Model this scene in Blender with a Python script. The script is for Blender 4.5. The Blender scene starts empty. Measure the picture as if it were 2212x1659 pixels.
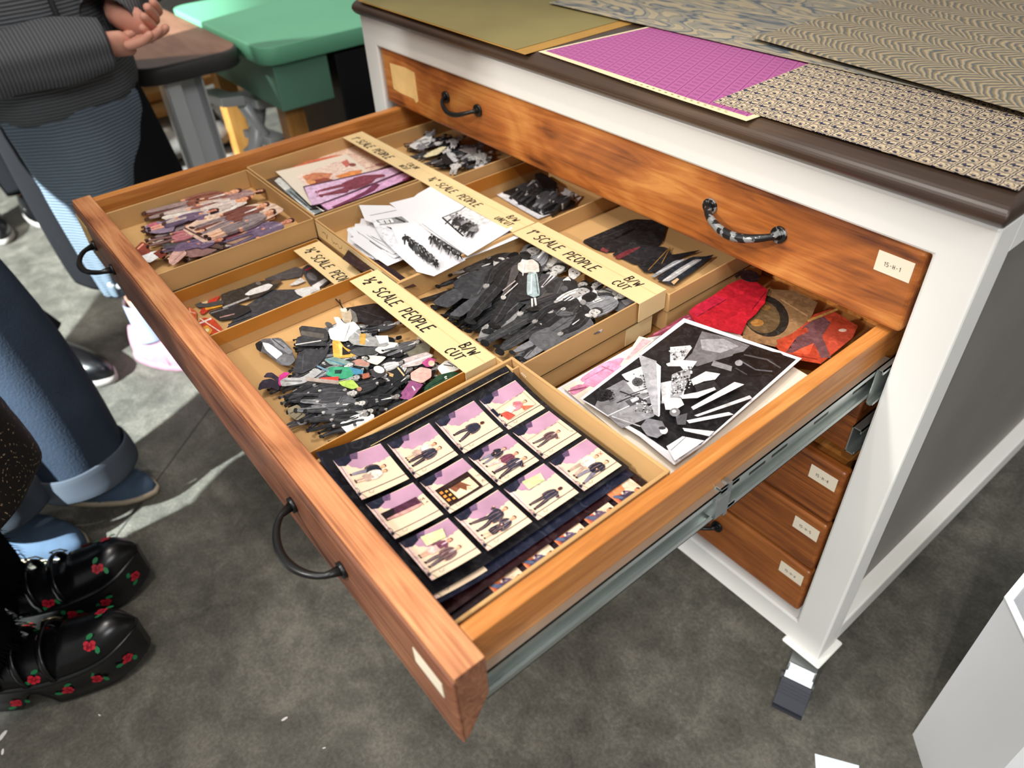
import bpy, bmesh, math, random
from math import sin, cos, pi, radians
from mathutils import Vector, Matrix
scn = bpy.context.scene
COL = scn.collection
# ------------------------------------------------------------------ camera
CAMP = Vector((0.2068, -0.7596, 1.2697))
CR = Vector((0.628357, 0.776645, -0.044613))      # camera right
CD = Vector((0.477867, -0.430607, -0.76565))      # camera down
CF = Vector((-0.613849, 0.459783, -0.641708))     # camera forward
FPX = 1574.03
cd = bpy.data.cameras.new('camera'); cam = bpy.data.objects.new('camera', cd); COL.objects.link(cam)
cd.sensor_fit = 'HORIZONTAL'; cd.sensor_width = 36.0; cd.lens = FPX * 36.0 / 2212.0
cd.clip_start = 0.02; cd.clip_end = 60
R3 = Matrix(((CR.x, -CD.x, -CF.x), (CR.y, -CD.y, -CF.y), (CR.z, -CD.z, -CF.z)))
cam.matrix_world = Matrix.Translation(CAMP) @ R3.to_4x4()
cd.dof.use_dof = True; cd.dof.focus_distance = 0.92; cd.dof.aperture_fstop = 4.0
scn.camera = cam
# ------------------------------------------------------------------ world, lights, exposure
w = bpy.data.worlds.new('world'); scn.world = w; w.use_nodes = True
bg = w.node_tree.nodes['Background']; bg.inputs['Color'].default_value = (1.0, 0.97, 0.93, 1); bg.inputs['Strength'].default_value = 0.30
scn.view_settings.view_transform = 'Standard'; scn.view_settings.look = 'None'
scn.view_settings.exposure = 0.0; scn.view_settings.gamma = 1.0
def light(name, kind, loc, target, power, color, size=0.3, angle=60, blend=0.5):
    l = bpy.data.lights.new(name, kind); o = bpy.data.objects.new(name, l); COL.objects.link(o)
    l.energy = power; l.color = color
    if kind == 'AREA': l.shape = 'RECTANGLE'; l.size = size; l.size_y = size * 0.6
    else: l.shadow_soft_size = size
    if kind == 'SPOT': l.spot_size = radians(angle); l.spot_blend = blend
    o.location = loc
    o.rotation_euler = (Vector(target) - Vector(loc)).to_track_quat('-Z', 'Y').to_euler()
    return o
light('ceiling_or_fill_spot', 'SPOT', (-0.62, -0.85, 3.6), (-0.62, -0.52, 0.75), 105, (1.0, 0.93, 0.84), 0.06, 34, 0.3)
light('ceiling_or_fill_spot', 'SPOT', (0.9, -2.2, 3.4), (-0.03, -0.2, 0.45), 125, (1.0, 0.96, 0.90), 0.10, 32, 0.5)
light('ceiling_or_fill_spot', 'SPOT', (-0.9, -3.6, 3.0), (-0.62, 0.0, 0.32), 400, (1.0, 0.97, 0.93), 0.10, 20, 0.35)
light('ceiling_or_fill_spot', 'SPOT', (1.1, -4.4, 2.8), (0.12, 0.0, 0.36), 400, (0.97, 0.98, 1.0), 0.08, 15, 0.5)  # front-right fill, added to brighten the bin and lower post
light('floor_spot', 'SPOT', (-0.95, -4.6, 3.4), (-2.4, -1.5, 0.0), 6600, (0.88, 0.98, 1.0), 0.05, 37, 0.12)
light('table_spot', 'SPOT', (-3.0, -1.9, 3.4), (-2.7, -0.15, 0.3), 420, (1.0, 0.97, 0.92), 0.1, 50, 0.5)
light('side_fill', 'AREA', (2.8, -0.9, 3.3), (0, 0, 0.5), 55, (0.97, 0.98, 1.0), 1.6)  # weak fill added from the right for the cabinet's side
light('ambience_fill', 'AREA', (-0.4, -1.6, 4.2), (-0.5, -0.2, 0), 80, (1.0, 0.96, 0.90), 3.0)  # broad soft overhead fill, added for ambience

# ------------------------------------------------------------------ helpers
def ray(u, v): return CF + CR * ((u - 1106.0) / FPX) + CD * ((v - 829.5) / FPX)
def onz(u, v, z): r = ray(u, v); return CAMP + r * ((z - CAMP.z) / r.z)
def at(u, v, d): return CAMP + ray(u, v).normalized() * d
def lin(h):
    if not isinstance(h, str): return h
    h = h.lstrip('#'); c = [int(h[i:i+2], 16) / 255 for i in (0, 2, 4)]
    return tuple(x / 12.92 if x <= 0.04045 else ((x + 0.055) / 1.055) ** 2.4 for x in c)
MATS = {}
def newmat(name):
    m = bpy.data.materials.new(name); m.use_nodes = True
    return m, m.node_tree, m.node_tree.nodes['Principled BSDF']
def plain(name, col, rough=0.5, metal=0.0, spec=0.5, bump=0, bscale=80, var=0, vscale=8):
    if name in MATS: return MATS[name]
    m, nt, b = newmat(name); c = lin(col)
    b.inputs['Base Color'].default_value = (*c, 1); b.inputs['Roughness'].default_value = rough
    b.inputs['Metallic'].default_value = metal; b.inputs['Specular IOR Level'].default_value = spec
    if bump or var:
        tc = nt.nodes.new('ShaderNodeTexCoord')
        if var:
            n = nt.nodes.new('ShaderNodeTexNoise'); n.inputs['Scale'].default_value = vscale; n.inputs['Detail'].default_value = 5
            nt.links.new(tc.outputs['Object'], n.inputs['Vector'])
            r = nt.nodes.new('ShaderNodeValToRGB')
            r.color_ramp.elements[0].position = 0.3; r.color_ramp.elements[1].position = 0.7
            r.color_ramp.elements[0].color = (*[x * (1 - var) for x in c], 1); r.color_ramp.elements[1].color = (*[min(1, x * (1 + var)) for x in c], 1)
            nt.links.new(n.outputs['Fac'], r.inputs['Fac']); nt.links.new(r.outputs['Color'], b.inputs['Base Color'])
        if bump:
            n = nt.nodes.new('ShaderNodeTexNoise'); n.inputs['Scale'].default_value = bscale; n.inputs['Detail'].default_value = 4
            nt.links.new(tc.outputs['Object'], n.inputs['Vector'])
            bp = nt.nodes.new('ShaderNodeBump'); bp.inputs['Strength'].default_value = bump; bp.inputs['Distance'].default_value = 0.004
            nt.links.new(n.outputs['Fac'], bp.inputs['Height']); nt.links.new(bp.outputs['Normal'], b.inputs['Normal'])
    MATS[name] = m; return m
def pm(h):
    """glossy printed photograph tone with creases and highlights"""
    name = 'print_' + h
    if name in MATS: return MATS[name]
    m, nt, b = newmat(name); N = nt.nodes.new; L = nt.links.new; c = lin(h); lo = 0.02 if sum(c) < 0.3 else 0.0
    tc = N('ShaderNodeTexCoord'); n = N('ShaderNodeTexNoise'); n.inputs['Scale'].default_value = 75; n.inputs['Detail'].default_value = 6; n.inputs['Roughness'].default_value = 0.62; n.inputs['Distortion'].default_value = 1.3
    L(tc.outputs['Object'], n.inputs['Vector'])
    r = N('ShaderNodeValToRGB'); e = r.color_ramp.elements
    e[0].position = 0.3; e[0].color = (*[x * 0.62 for x in c], 1); e[1].position = 0.74; e[1].color = (*[min(0.93, x * 1.5 + lo) for x in c], 1)
    x = e.new(0.5); x.color = (*c, 1)
    L(n.outputs['Fac'], r.inputs['Fac']); L(r.outputs['Color'], b.inputs['Base Color']); b.inputs['Roughness'].default_value = 0.34; b.inputs['Specular IOR Level'].default_value = 0.4
    MATS[name] = m; return m
def wood(name, cols, axis, scale=1.0, rough=0.42, stretch=14.0, coat=0.15, blotch=0.5):
    if name in MATS: return MATS[name]
    m, nt, b = newmat(name); N = nt.nodes.new; L = nt.links.new
    tc = N('ShaderNodeTexCoord'); oi = N('ShaderNodeObjectInfo')
    add = N('ShaderNodeVectorMath'); add.operation = 'ADD'; L(tc.outputs['Object'], add.inputs[0])
    sc = N('ShaderNodeVectorMath'); sc.operation = 'SCALE'; sc.inputs['Scale'].default_value = 7.0
    cmb = N('ShaderNodeCombineXYZ'); [L(oi.outputs['Random'], cmb.inputs[i]) for i in range(3)]
    L(cmb.outputs[0], sc.inputs[0]); L(sc.outputs[0], add.inputs[1])
    mp = N('ShaderNodeMapping'); s = [stretch * scale] * 3; s[axis] = scale; mp.inputs['Scale'].default_value = s
    L(add.outputs[0], mp.inputs['Vector'])
    n1 = N('ShaderNodeTexNoise'); n1.inputs['Scale'].default_value = 4.0; n1.inputs['Detail'].default_value = 8; n1.inputs['Roughness'].default_value = 0.62; n1.inputs['Distortion'].default_value = 1.4
    L(mp.outputs[0], n1.inputs['Vector'])
    mp2 = N('ShaderNodeMapping'); s2 = [3.2 * scale] * 3; s2[axis] = 1.6 * scale; mp2.inputs['Scale'].default_value = s2
    L(add.outputs[0], mp2.inputs['Vector'])
    n2 = N('ShaderNodeTexNoise'); n2.inputs['Scale'].default_value = 3.0; n2.inputs['Detail'].default_value = 3; n2.inputs['Distortion'].default_value = 0.8
    L(mp2.outputs[0], n2.inputs['Vector'])
    mx = N('ShaderNodeMix'); mx.data_type = 'FLOAT'; mx.inputs[0].default_value = blotch
    L(n1.outputs['Fac'], mx.inputs[2]); L(n2.outputs['Fac'], mx.inputs[3])
    r = N('ShaderNodeValToRGB'); e = r.color_ramp.elements; ps = [0.33, 0.5, 0.64]
    e[0].position = ps[0]; e[0].color = (*lin(cols[0]), 1); e[1].position = ps[2]; e[1].color = (*lin(cols[2]), 1)
    x = e.new(ps[1]); x.color = (*lin(cols[1]), 1)
    L(mx.outputs[0], r.inputs['Fac']); L(r.outputs['Color'], b.inputs['Base Color'])
    b.inputs['Roughness'].default_value = rough; b.inputs['Coat Weight'].default_value = coat; b.inputs['Coat Roughness'].default_value = 0.3
    bp = N('ShaderNodeBump'); bp.inputs['Strength'].default_value = 0.12; bp.inputs['Distance'].default_value = 0.002
    L(n1.outputs['Fac'], bp.inputs['Height']); L(bp.outputs['Normal'], b.inputs['Normal'])
    MATS[name] = m; return m
class MB:
    """collects shapes into one mesh with material slots"""
    def __init__(s): s.v = []; s.f = []; s.m = []; s.sm = []; s.mats = []
    def mi(s, m):
        if m not in s.mats: s.mats.append(m)
        return s.mats.index(m)
    def face(s, pts, m, smooth=False):
        i = len(s.v); s.v += [tuple(p) for p in pts]; s.f.append(list(range(i, i + len(pts)))); s.m.append(s.mi(m)); s.sm.append(smooth)
    def box(s, a, b, m):
        x0, y0, z0 = a; x1, y1, z1 = b; i = len(s.v)
        s.v += [(x0,y0,z0),(x1,y0,z0),(x1,y1,z0),(x0,y1,z0),(x0,y0,z1),(x1,y0,z1),(x1,y1,z1),(x0,y1,z1)]
        for q in ((0,3,2,1),(4,5,6,7),(0,1,5,4),(1,2,6,5),(2,3,7,6),(3,0,4,7)):
            s.f.append([i + k for k in q]); s.m.append(s.mi(m)); s.sm.append(False)
        return s
    def obox(s, o, ax, ay, az, m):
        """oriented box: origin corner and three edge vectors"""
        o, ax, ay, az = map(Vector, (o, ax, ay, az)); i = len(s.v)
        for k in ((0,0,0),(1,0,0),(1,1,0),(0,1,0),(0,0,1),(1,0,1),(1,1,1),(0,1,1)):
            s.v.append(tuple(o + ax*k[0] + ay*k[1] + az*k[2]))
        for q in ((0,3,2,1),(4,5,6,7),(0,1,5,4),(1,2,6,5),(2,3,7,6),(3,0,4,7)):
            s.f.append([i + k for k in q]); s.m.append(s.mi(m)); s.sm.append(False)
        return s
    def rings(s, rs, m, caps=True, smooth=True, closed=True):
        """loft through rings of equal point counts"""
        i = len(s.v); n = len(rs[0])
        for r in rs: s.v += [tuple(p) for p in r]
        for a in range(len(rs) - 1):
            for k in range(n if closed else n - 1):
                k2 = (k + 1) % n
                s.f.append([i+a*n+k, i+a*n+k2, i+(a+1)*n+k2, i+(a+1)*n+k]); s.m.append(s.mi(m)); s.sm.append(smooth)
        if caps and closed:
            s.f.append([i + k for k in range(n)][::-1]); s.m.append(s.mi(m)); s.sm.append(False)
            s.f.append([i + (len(rs)-1)*n + k for k in range(n)]); s.m.append(s.mi(m)); s.sm.append(False)
        return s
    def tube(s, path, r, m, n=10, caps=True):
        P = [Vector(p) for p in path]; rs = []
        rad = r if isinstance(r, (list, tuple)) else [r] * len(P)
        up = None
        for i, p in enumerate(P):
            t = (P[min(i+1, len(P)-1)] - P[max(i-1, 0)]).normalized()
            if up is None: up = Vector((0, 0, 1)) if abs(t.z) < 0.9 else Vector((1, 0, 0))
            a = (up - t * up.dot(t)).normalized(); b2 = t.cross(a); up = a
            ry = rad[i]; rx, ry = ry if isinstance(ry, tuple) else (ry, ry)
            rs.append([p + a * cos(2*pi*k/n) * rx + b2 * sin(2*pi*k/n) * ry for k in range(n)])
        return s.rings(rs, m, caps)
    def cyl(s, a, b, r, m, n=20): return s.tube([a, b], r, m, n)
    def build(s, name, parent=None, bevel=0, seg=2, sub=0, loc=None, smooth_angle=False):
        me = bpy.data.meshes.new(name); off = Vector(loc) if loc is not None else Vector((0, 0, 0))
        me.from_pydata([tuple(Vector(p) - off) for p in s.v], [], s.f)
        for m in s.mats: me.materials.append(m)
        for p, k, sm in zip(me.polygons, s.m, s.sm): p.material_index = k; p.use_smooth = sm
        bm = bmesh.new(); bm.from_mesh(me); bmesh.ops.remove_doubles(bm, verts=bm.verts, dist=1e-6)
        bmesh.ops.recalc_face_normals(bm, faces=bm.faces); bm.to_mesh(me); bm.free()
        o = bpy.data.objects.new(name, me); COL.objects.link(o)
        if bevel:
            b = o.modifiers.new('bevel', 'BEVEL'); b.width = bevel; b.segments = seg; b.limit_method = 'ANGLE'; b.angle_limit = radians(40); b.harden_normals = False
        if sub:
            q = o.modifiers.new('sub', 'SUBSURF'); q.levels = sub; q.render_levels = sub
        o.location = off
        if parent is not None: setpar(o, parent)
        return o
def wloc(o):
    p = Vector(o.location)
    while o.parent is not None: o = o.parent; p = p + Vector(o.location)
    return p
def setpar(o, parent):
    o.parent = parent; o.location = Vector(o.location) - wloc(parent)      # parents are never rotated before their parts are built
def tag(o, label, cat, group=None, kind=None):
    o['label'] = label; o['category'] = cat
    if group: o['group'] = group
    if kind: o['kind'] = kind
    return o
def thing(name, loc, label, cat, group=None):
    o = bpy.data.objects.new(name, None); COL.objects.link(o); o.location = loc; o.empty_display_size = 0.05  # near-black block added in place of the shade beneath the table
    return tag(o, label, cat, group)  # thin dark strips on the added shade block
def chaikin(P, n=2, k=0.25):
    P = [Vector((p[0], p[1])) for p in P]
    for _ in range(n):
        Q = []
        for i in range(len(P)):
            a, b = P[i], P[(i+1) % len(P)]; Q += [a*(1-k) + b*k, a*k + b*(1-k)]
        P = Q
    return [(p.x, p.y) for p in P]
def ell(cx, cy, rx, ry, n=14, rot=0):
    return [(cx + rx*cos(2*pi*k/n)*cos(rot) - ry*sin(2*pi*k/n)*sin(rot), cy + rx*cos(2*pi*k/n)*sin(rot) + ry*sin(2*pi*k/n)*cos(rot)) for k in range(n)]
def strip2(P, wd):
    """stroke along a polyline as a closed flat outline"""
    P = [Vector((p[0], p[1])) for p in P]; A = []; B = []
    for i, p in enumerate(P):
        t = (P[min(i+1, len(P)-1)] - P[max(i-1, 0)])
        t = t.normalized() if t.length > 0 else Vector((1, 0)); nrm = Vector((-t.y, t.x)) * wd / 2
        A.append(p + nrm); B.append(p - nrm)
    return [(q.x, q.y) for q in A + B[::-1]]
class Flat:
    """a sheet of paper: flat polygons with print tones, extruded to paper thickness, optionally curled"""
    def __init__(s, th=0.0004): s.p = []; s.th = th; s.z = 0.0
    def add(s, pts, m, solid=False, dz=0.00012):
        s.p.append(([(p[0], p[1]) for p in pts], m, s.z, solid)); s.z += dz; return s
    def stroke(s, pts, wd, m): 
        for a, b in zip(pts[:-1], pts[1:]): s.p.append((strip2([a, b], wd), m, s.z, False))
        for a in pts[1:-1]: s.p.append((ell(a[0], a[1], wd/2, wd/2, 6), m, s.z, False))
        s.z += 0.00002; return s
    def build(s, name, parent=None, loc=(0,0,0), fn=None, maxlen=None, rot=0):
        bm = bmesh.new(); mats = []
        for pts, m, z, solid in s.p:
            if m not in mats: mats.append(m)
            k = mats.index(m)
            area = sum(pts[i][0]*pts[(i+1) % len(pts)][1] - pts[(i+1) % len(pts)][0]*pts[i][1] for i in range(len(pts)))
            if area < 0: pts = pts[::-1]
            top = [bm.verts.new((x, y, z)) for x, y in pts]
            f = bm.faces.new(top); f.material_index = k
            if solid:
                bot = [bm.verts.new((x, y, -s.th)) for x, y in pts]; rim = [bm.verts.new((x, y, z)) for x, y in pts]
                g = bm.faces.new(bot[::-1]); g.material_index = k; n = len(pts)
                for i in range(n):
                    q = bm.faces.new([rim[i], bot[i], bot[(i+1) % n], rim[(i+1) % n]]); q.material_index = k
        bmesh.ops.triangulate(bm, faces=[f for f in bm.faces if len(f.verts) > 4 or maxlen])
        if maxlen:
            for _ in range(6):
                e = [x for x in bm.edges if x.calc_length() > maxlen]
                if not e: break
                bmesh.ops.subdivide_edges(bm, edges=e, cuts=1); bmesh.ops.triangulate(bm, faces=[f for f in bm.faces if len(f.verts) > 3])
        if fn:
            for v in bm.verts: v.co = Vector(fn(v.co.x, v.co.y, v.co.z))
        me = bpy.data.meshes.new(name); bm.to_mesh(me); bm.free()
        for m in mats: me.materials.append(m)
        if fn:
            for p in me.polygons: p.use_smooth = bool(maxlen) and p.normal.z > 0.5
        o = bpy.data.objects.new(name, me); COL.objects.link(o); o.location = loc; o.rotation_euler = (0, 0, rot)
        if parent is not None: setpar(o, parent)
        return o
# stroke lettering for hand-written labels
GL = {'1':[[(.1,.75),(.3,1),(.3,0)]], '2':[[(0,.8),(.2,1),(.45,.95),(.45,.7),(0,0),(.5,0)]], '4':[[(.4,0),(.4,1),(0,.35),(.55,.35)]], '5':[[(.5,1),(.05,1),(.05,.55),(.4,.55),(.5,.3),(.35,0),(0,.05)]], '6':[[(.45,.95),(.1,.6),(0,.25),(.2,0),(.45,.15),(.4,.45),(.05,.4)]],
 '/':[[(0,-.1),(.45,1.05)]], '"':[[(.08,1.05),(.05,.75)],[(.25,1.05),(.22,.75)]], '-':[[(.05,.5),(.4,.5)]],
 'S':[[(.5,.9),(.3,1),(.05,.85),(.1,.6),(.42,.45),(.45,.15),(.2,0),(0,.12)]], 'C':[[(.5,.85),(.3,1),(.08,.8),(0,.4),(.15,.05),(.35,0),(.52,.12)]],
 'A':[[(0,0),(.28,1),(.5,0)],[(.1,.36),(.45,.36)]], 'L':[[(.05,1),(.02,0),(.45,.03)]], 'E':[[(.48,1),(.05,.98),(.02,0),(.48,.02)],[(.04,.52),(.38,.54)]],
 'P':[[(.05,0),(.08,1),(.4,.95),(.48,.72),(.35,.5),(.06,.45)]], 'O':[[(.28,1),(.05,.75),(.03,.25),(.25,0),(.48,.25),(.48,.75),(.28,1)]],
 'B':[[(.04,0),(.06,1),(.38,.95),(.4,.65),(.08,.53),(.45,.4),(.42,.08),(.04,0)]], 'W':[[(0,1),(.15,0),(.32,.7),(.48,0),(.66,1)]],
 'U':[[(.02,1),(.03,.2),(.2,0),(.42,.15),(.46,1)]], 'N':[[(.02,0),(.06,1),(.42,0),(.48,1)]], 'T':[[(0,.97),(.55,1)],[(.27,.98),(.25,0)]],
 'R':[[(.03,0),(.06,1),(.4,.92),(.38,.6),(.06,.5),(.46,0)]], 'K':[[(.04,0),(.06,1)],[(.45,1),(.07,.45),(.48,0)]], 'H':[[(.04,0),(.04,1)],[(.46,0),(.46,1)],[(.04,.5),(.46,.5)]], '?':[[(0,.8),(.2,1),(.45,.8),(.25,.5),(.25,.3)],[(.25,.08),(.25,0)]], 'X':[[(0,0),(.5,1)],[(0,1),(.5,0)]],
 'w':[[(0,.5),(.1,0),(.22,.4),(.34,0),(.46,.5)]], 'a':[[(.4,.5),(.1,.48),(0,.2),(.12,0),(.38,.4),(.4,0)]], 'l':[[(0,.1),(.2,.6),(.15,1.05),(.05,.8),(.1,0),(.2,.05)]], 'k':[[(.05,0),(.1,1)],[(.35,.5),(.08,.22),(.38,0)]],
 'i':[[(.08,.5),(.06,0)],[(.1,.72),(.11,.75)]], 'n':[[(.02,0),(.05,.5),(.2,.5),(.33,.4),(.34,0)]], 'g':[[(.38,.45),(.1,.5),(0,.2),(.2,.02),(.38,.45),(.32,-.4),(.05,-.35)]], 'o':[[(.2,.5),(.02,.25),(.18,0),(.36,.25),(.2,.5)]], 'u':[[(.02,.5),(.05,.05),(.28,.05),(.33,.5),(.36,0)]],
 't':[[(.15,.9),(.1,.1),(.28,.02)],[(0,.55),(.3,.58)]], 's':[[(.3,.48),(.05,.4),(.28,.15),(.02,0)]], 'd':[[(.35,.4),(.08,.42),(.02,.1),(.3,.1),(.4,1),(.36,0)]], 'e':[[(.03,.22),(.3,.3),(.18,.5),(.02,.22),(.15,0),(.34,.12)]]}
def frac(d): return [[(p[0]*.5, p[1]*.5 + .55) for p in st] for st in GL['1']] + [[(.05,.2),(.62,.95)]] + [[(p[0]*.55 + .42, p[1]*.5 - .05) for p in st] for st in GL[d]]
GL['h'] = frac('2'); GL['q'] = frac('4')
def text(F, s, x, y, h, m, wd=None, gap=0.2, slant=0.12, wob=0.03, seed=3):
    """adds hand-written strokes to a Flat; returns the x reached"""
    r = random.Random(seed); wd = wd or h * 0.13
    for ch in s:
        if ch == ' ': x += h * 0.42; continue
        g = GL[ch]; mx = max(p[0] for st in g for p in st); k = 1 + r.uniform(-wob, wob) * 2; dy = r.uniform(-wob, wob) * h
        for st in g: F.stroke([(x + (p[0] * 0.95 + slant * p[1]) * h * k, y + dy + p[1] * h * k) for p in st], wd, m)
        x += (mx + gap) * h
    return x
# ------------------------------------------------------------------ shared materials
STEEL = plain('white_painted_steel', (0.80, 0.79, 0.745), 0.42, bump=0.03, bscale=25, var=0.03, vscale=4)
GREYP = plain('grey_side_panel', (0.20, 0.185, 0.165), 0.5, var=0.06)
ZINC = plain('zinc_slide', (0.56, 0.60, 0.58), 0.33, 0.9, var=0.05, vscale=20)
CHROME = plain('chrome', (0.36, 0.38, 0.38), 0.45, 0.9)
BLACKM = plain('black_iron', (0.012, 0.012, 0.012), 0.32, 0.3)
RUBBER = plain('dark_blue_rubber', (0.022, 0.025, 0.035), 0.5)
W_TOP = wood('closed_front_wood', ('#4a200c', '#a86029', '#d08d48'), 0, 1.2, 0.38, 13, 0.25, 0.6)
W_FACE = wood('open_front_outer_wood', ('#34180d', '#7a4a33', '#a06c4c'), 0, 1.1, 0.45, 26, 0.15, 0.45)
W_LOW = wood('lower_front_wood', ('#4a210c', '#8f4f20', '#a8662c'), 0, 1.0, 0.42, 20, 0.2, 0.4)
W_FRONT = wood('open_front_wood', ('#5a2c17', '#b5744a', '#d39a68'), 0, 1.1, 0.42, 26, 0.2, 0.45)
W_SIDE = wood('drawer_side_wood', ('#94551f', '#b97433', '#d08f4b'), 1, 1.0, 0.45, 22, 0.15, 0.4)
W_BOT = wood('drawer_bottom_wood', ('#8a5a2a', '#a8763c', '#b9854a'), 0, 1.0, 0.6, 10, 0.0, 0.4)
W_CAB = wood('dark_top_wood', ('#382a22', '#443327', '#523f30'), 0, 0.7, 0.36, 12, 0.3, 0.6)
KRAFT = plain('kraft_board', '#c29a66', 0.75, spec=0.25, var=0.06, vscale=12)
KRAFTD = plain('kraft_board_edge', '#c9965a', 0.7, spec=0.25, var=0.05, vscale=30)
ORANGE_T = plain('orange_brown_tape', '#b8772a', 0.5, spec=0.4, var=0.08, vscale=14)
CREAM = plain('cream_label_card', '#e0c593', 0.6, spec=0.3, var=0.03, vscale=20)
INK = plain('black_marker_ink', '#23221f', 0.5, spec=0.3)
PENCIL = plain('pencil_line', '#6d5a3e', 0.7)
# ------------------------------------------------------------------ floor
def floor_material():
    m, nt, b = newmat('concrete_floor'); N = nt.nodes.new; L = nt.links.new
    tc = N('ShaderNodeTexCoord')
    def noise(sc, det, rough=0.6, dist=0.0):
        n = N('ShaderNodeTexNoise'); n.inputs['Scale'].default_value = sc; n.inputs['Detail'].default_value = det; n.inputs['Roughness'].default_value = rough; n.inputs['Distortion'].default_value = dist
        L(tc.outputs['Object'], n.inputs['Vector']); return n
    big = noise(4.6, 7, 0.62, 0.8); mid = noise(14, 8, 0.7, 0.4); fine = noise(150, 4, 0.7)
    r = N('ShaderNodeValToRGB'); e = r.color_ramp.elements
    e[0].position = 0.36; e[0].color = (*lin('#37352f'), 1); e[1].position = 0.66; e[1].color = (*lin('#7f7b70'), 1)
    x = e.new(0.5); x.color = (*lin('#58564e'), 1)
    mx = N('ShaderNodeMix'); mx.data_type = 'FLOAT'; mx.inputs[0].default_value = 0.6
    L(big.outputs['Fac'], mx.inputs[2]); L(mid.outputs['Fac'], mx.inputs[3])
    mx2 = N('ShaderNodeMix'); mx2.data_type = 'FLOAT'; mx2.inputs[0].default_value = 0.3
    L(mx.outputs[0], mx2.inputs[2]); L(fine.outputs['Fac'], mx2.inputs[3])
    L(mx2.outputs[0], r.inputs['Fac']); L(r.outputs['Color'], b.inputs['Base Color'])
    rr = N('ShaderNodeMapRange'); rr.inputs[3].default_value = 0.45; rr.inputs[4].default_value = 0.7
    L(mid.outputs['Fac'], rr.inputs[0]); L(rr.outputs[0], b.inputs['Roughness'])
    bp = N('ShaderNodeBump'); bp.inputs['Strength'].default_value = 0.15; bp.inputs['Distance'].default_value = 0.003
    L(fine.outputs['Fac'], bp.inputs['Height']); L(bp.outputs['Normal'], b.inputs['Normal'])
    return m
fl = MB(); FM = floor_material(); JOINT = plain('floor_joint', '#3a3934', 0.8)
fl.box((-9, -6, -0.1), (5, 7, 0), FM)
o = fl.build('floor'); o['kind'] = 'structure'
jt = MB(); a = Vector((-1.02, -1.04, 0)); b2 = Vector((-2.4, 0.55, 0)); t = (b2 - a).normalized(); nn = Vector((-t.y, t.x, 0)) * 0.002
jt.obox(a - nn, b2 - a, nn * 2, (0, 0, 0.0006), JOINT); o = jt.build('trim_1'); o['kind'] = 'structure'

# ------------------------------------------------------------------ flat file cabinet
ZT = 0.91; ZB = 0.107; DEP = 0.96; PW = 0.053
cab = thing('flat_file_cabinet', (-0.6, 0.48, 0), 'white steel-framed flat file cabinet on casters with stained wooden drawers, one pulled open', 'cabinet')
f = MB()
def ring_frame(y0, y1):
    X = (-1.25, -1.25 + PW, -PW, 0.0); Z = (ZB, ZB + 0.056, ZT - 0.0511, ZT)
    for i in range(3):
        for j in range(3):
            if i == 1 and j == 1: continue
            for y in (y0, y1): f.face([(X[i], y, Z[j]), (X[i+1], y, Z[j]), (X[i+1], y, Z[j+1]), (X[i], y, Z[j+1])], STEEL)
    for i in range(3):
        for z in (Z[0], Z[3]): f.face([(X[i], y0, z), (X[i+1], y0, z), (X[i+1], y1, z), (X[i], y1, z)], STEEL)
        for x in (X[0], X[3]): f.face([(x, y0, Z[i]), (x, y1, Z[i]), (x, y1, Z[i+1]), (x, y0, Z[i+1])], STEEL)
    for z in (Z[1], Z[2]): f.face([(X[1], y0, z), (X[2], y0, z), (X[2], y1, z), (X[1], y1, z)], STEEL)
    for x in (X[1], X[2]): f.face([(x, y0, Z[1]), (x, y1, Z[1]), (x, y1, Z[2]), (x, y0, Z[2])], STEEL)
ring_frame(0.0, PW); ring_frame(DEP - PW, DEP)
for x in (-1.249, -PW + 0.001):
    f.box((x, PW - .001, ZT - 0.05), (x + 0.051, DEP - PW + .001, ZT - .0005), STEEL); f.box((x, PW - .001, ZB + .0005), (x + 0.051, DEP - PW + .001, ZB + 0.05), STEEL)
f.build('frame', cab, 0.0035, 2)
p = MB(); p.box((-0.034, PW, ZB + 0.05), (-0.028, DEP - PW, ZT - 0.05), GREYP); p.build('side_panel', cab)
p = MB(); p.box((-1.225, PW, ZB + 0.05), (-1.219, DEP - PW, ZT - 0.05), GREYP); p.build('side_panel', cab)
p = MB(); p.box((-1.197, DEP - 0.03, ZB + 0.05), (-0.053, DEP - 0.024, ZT - 0.05), GREYP); p.build('back_panel', cab)
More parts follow.
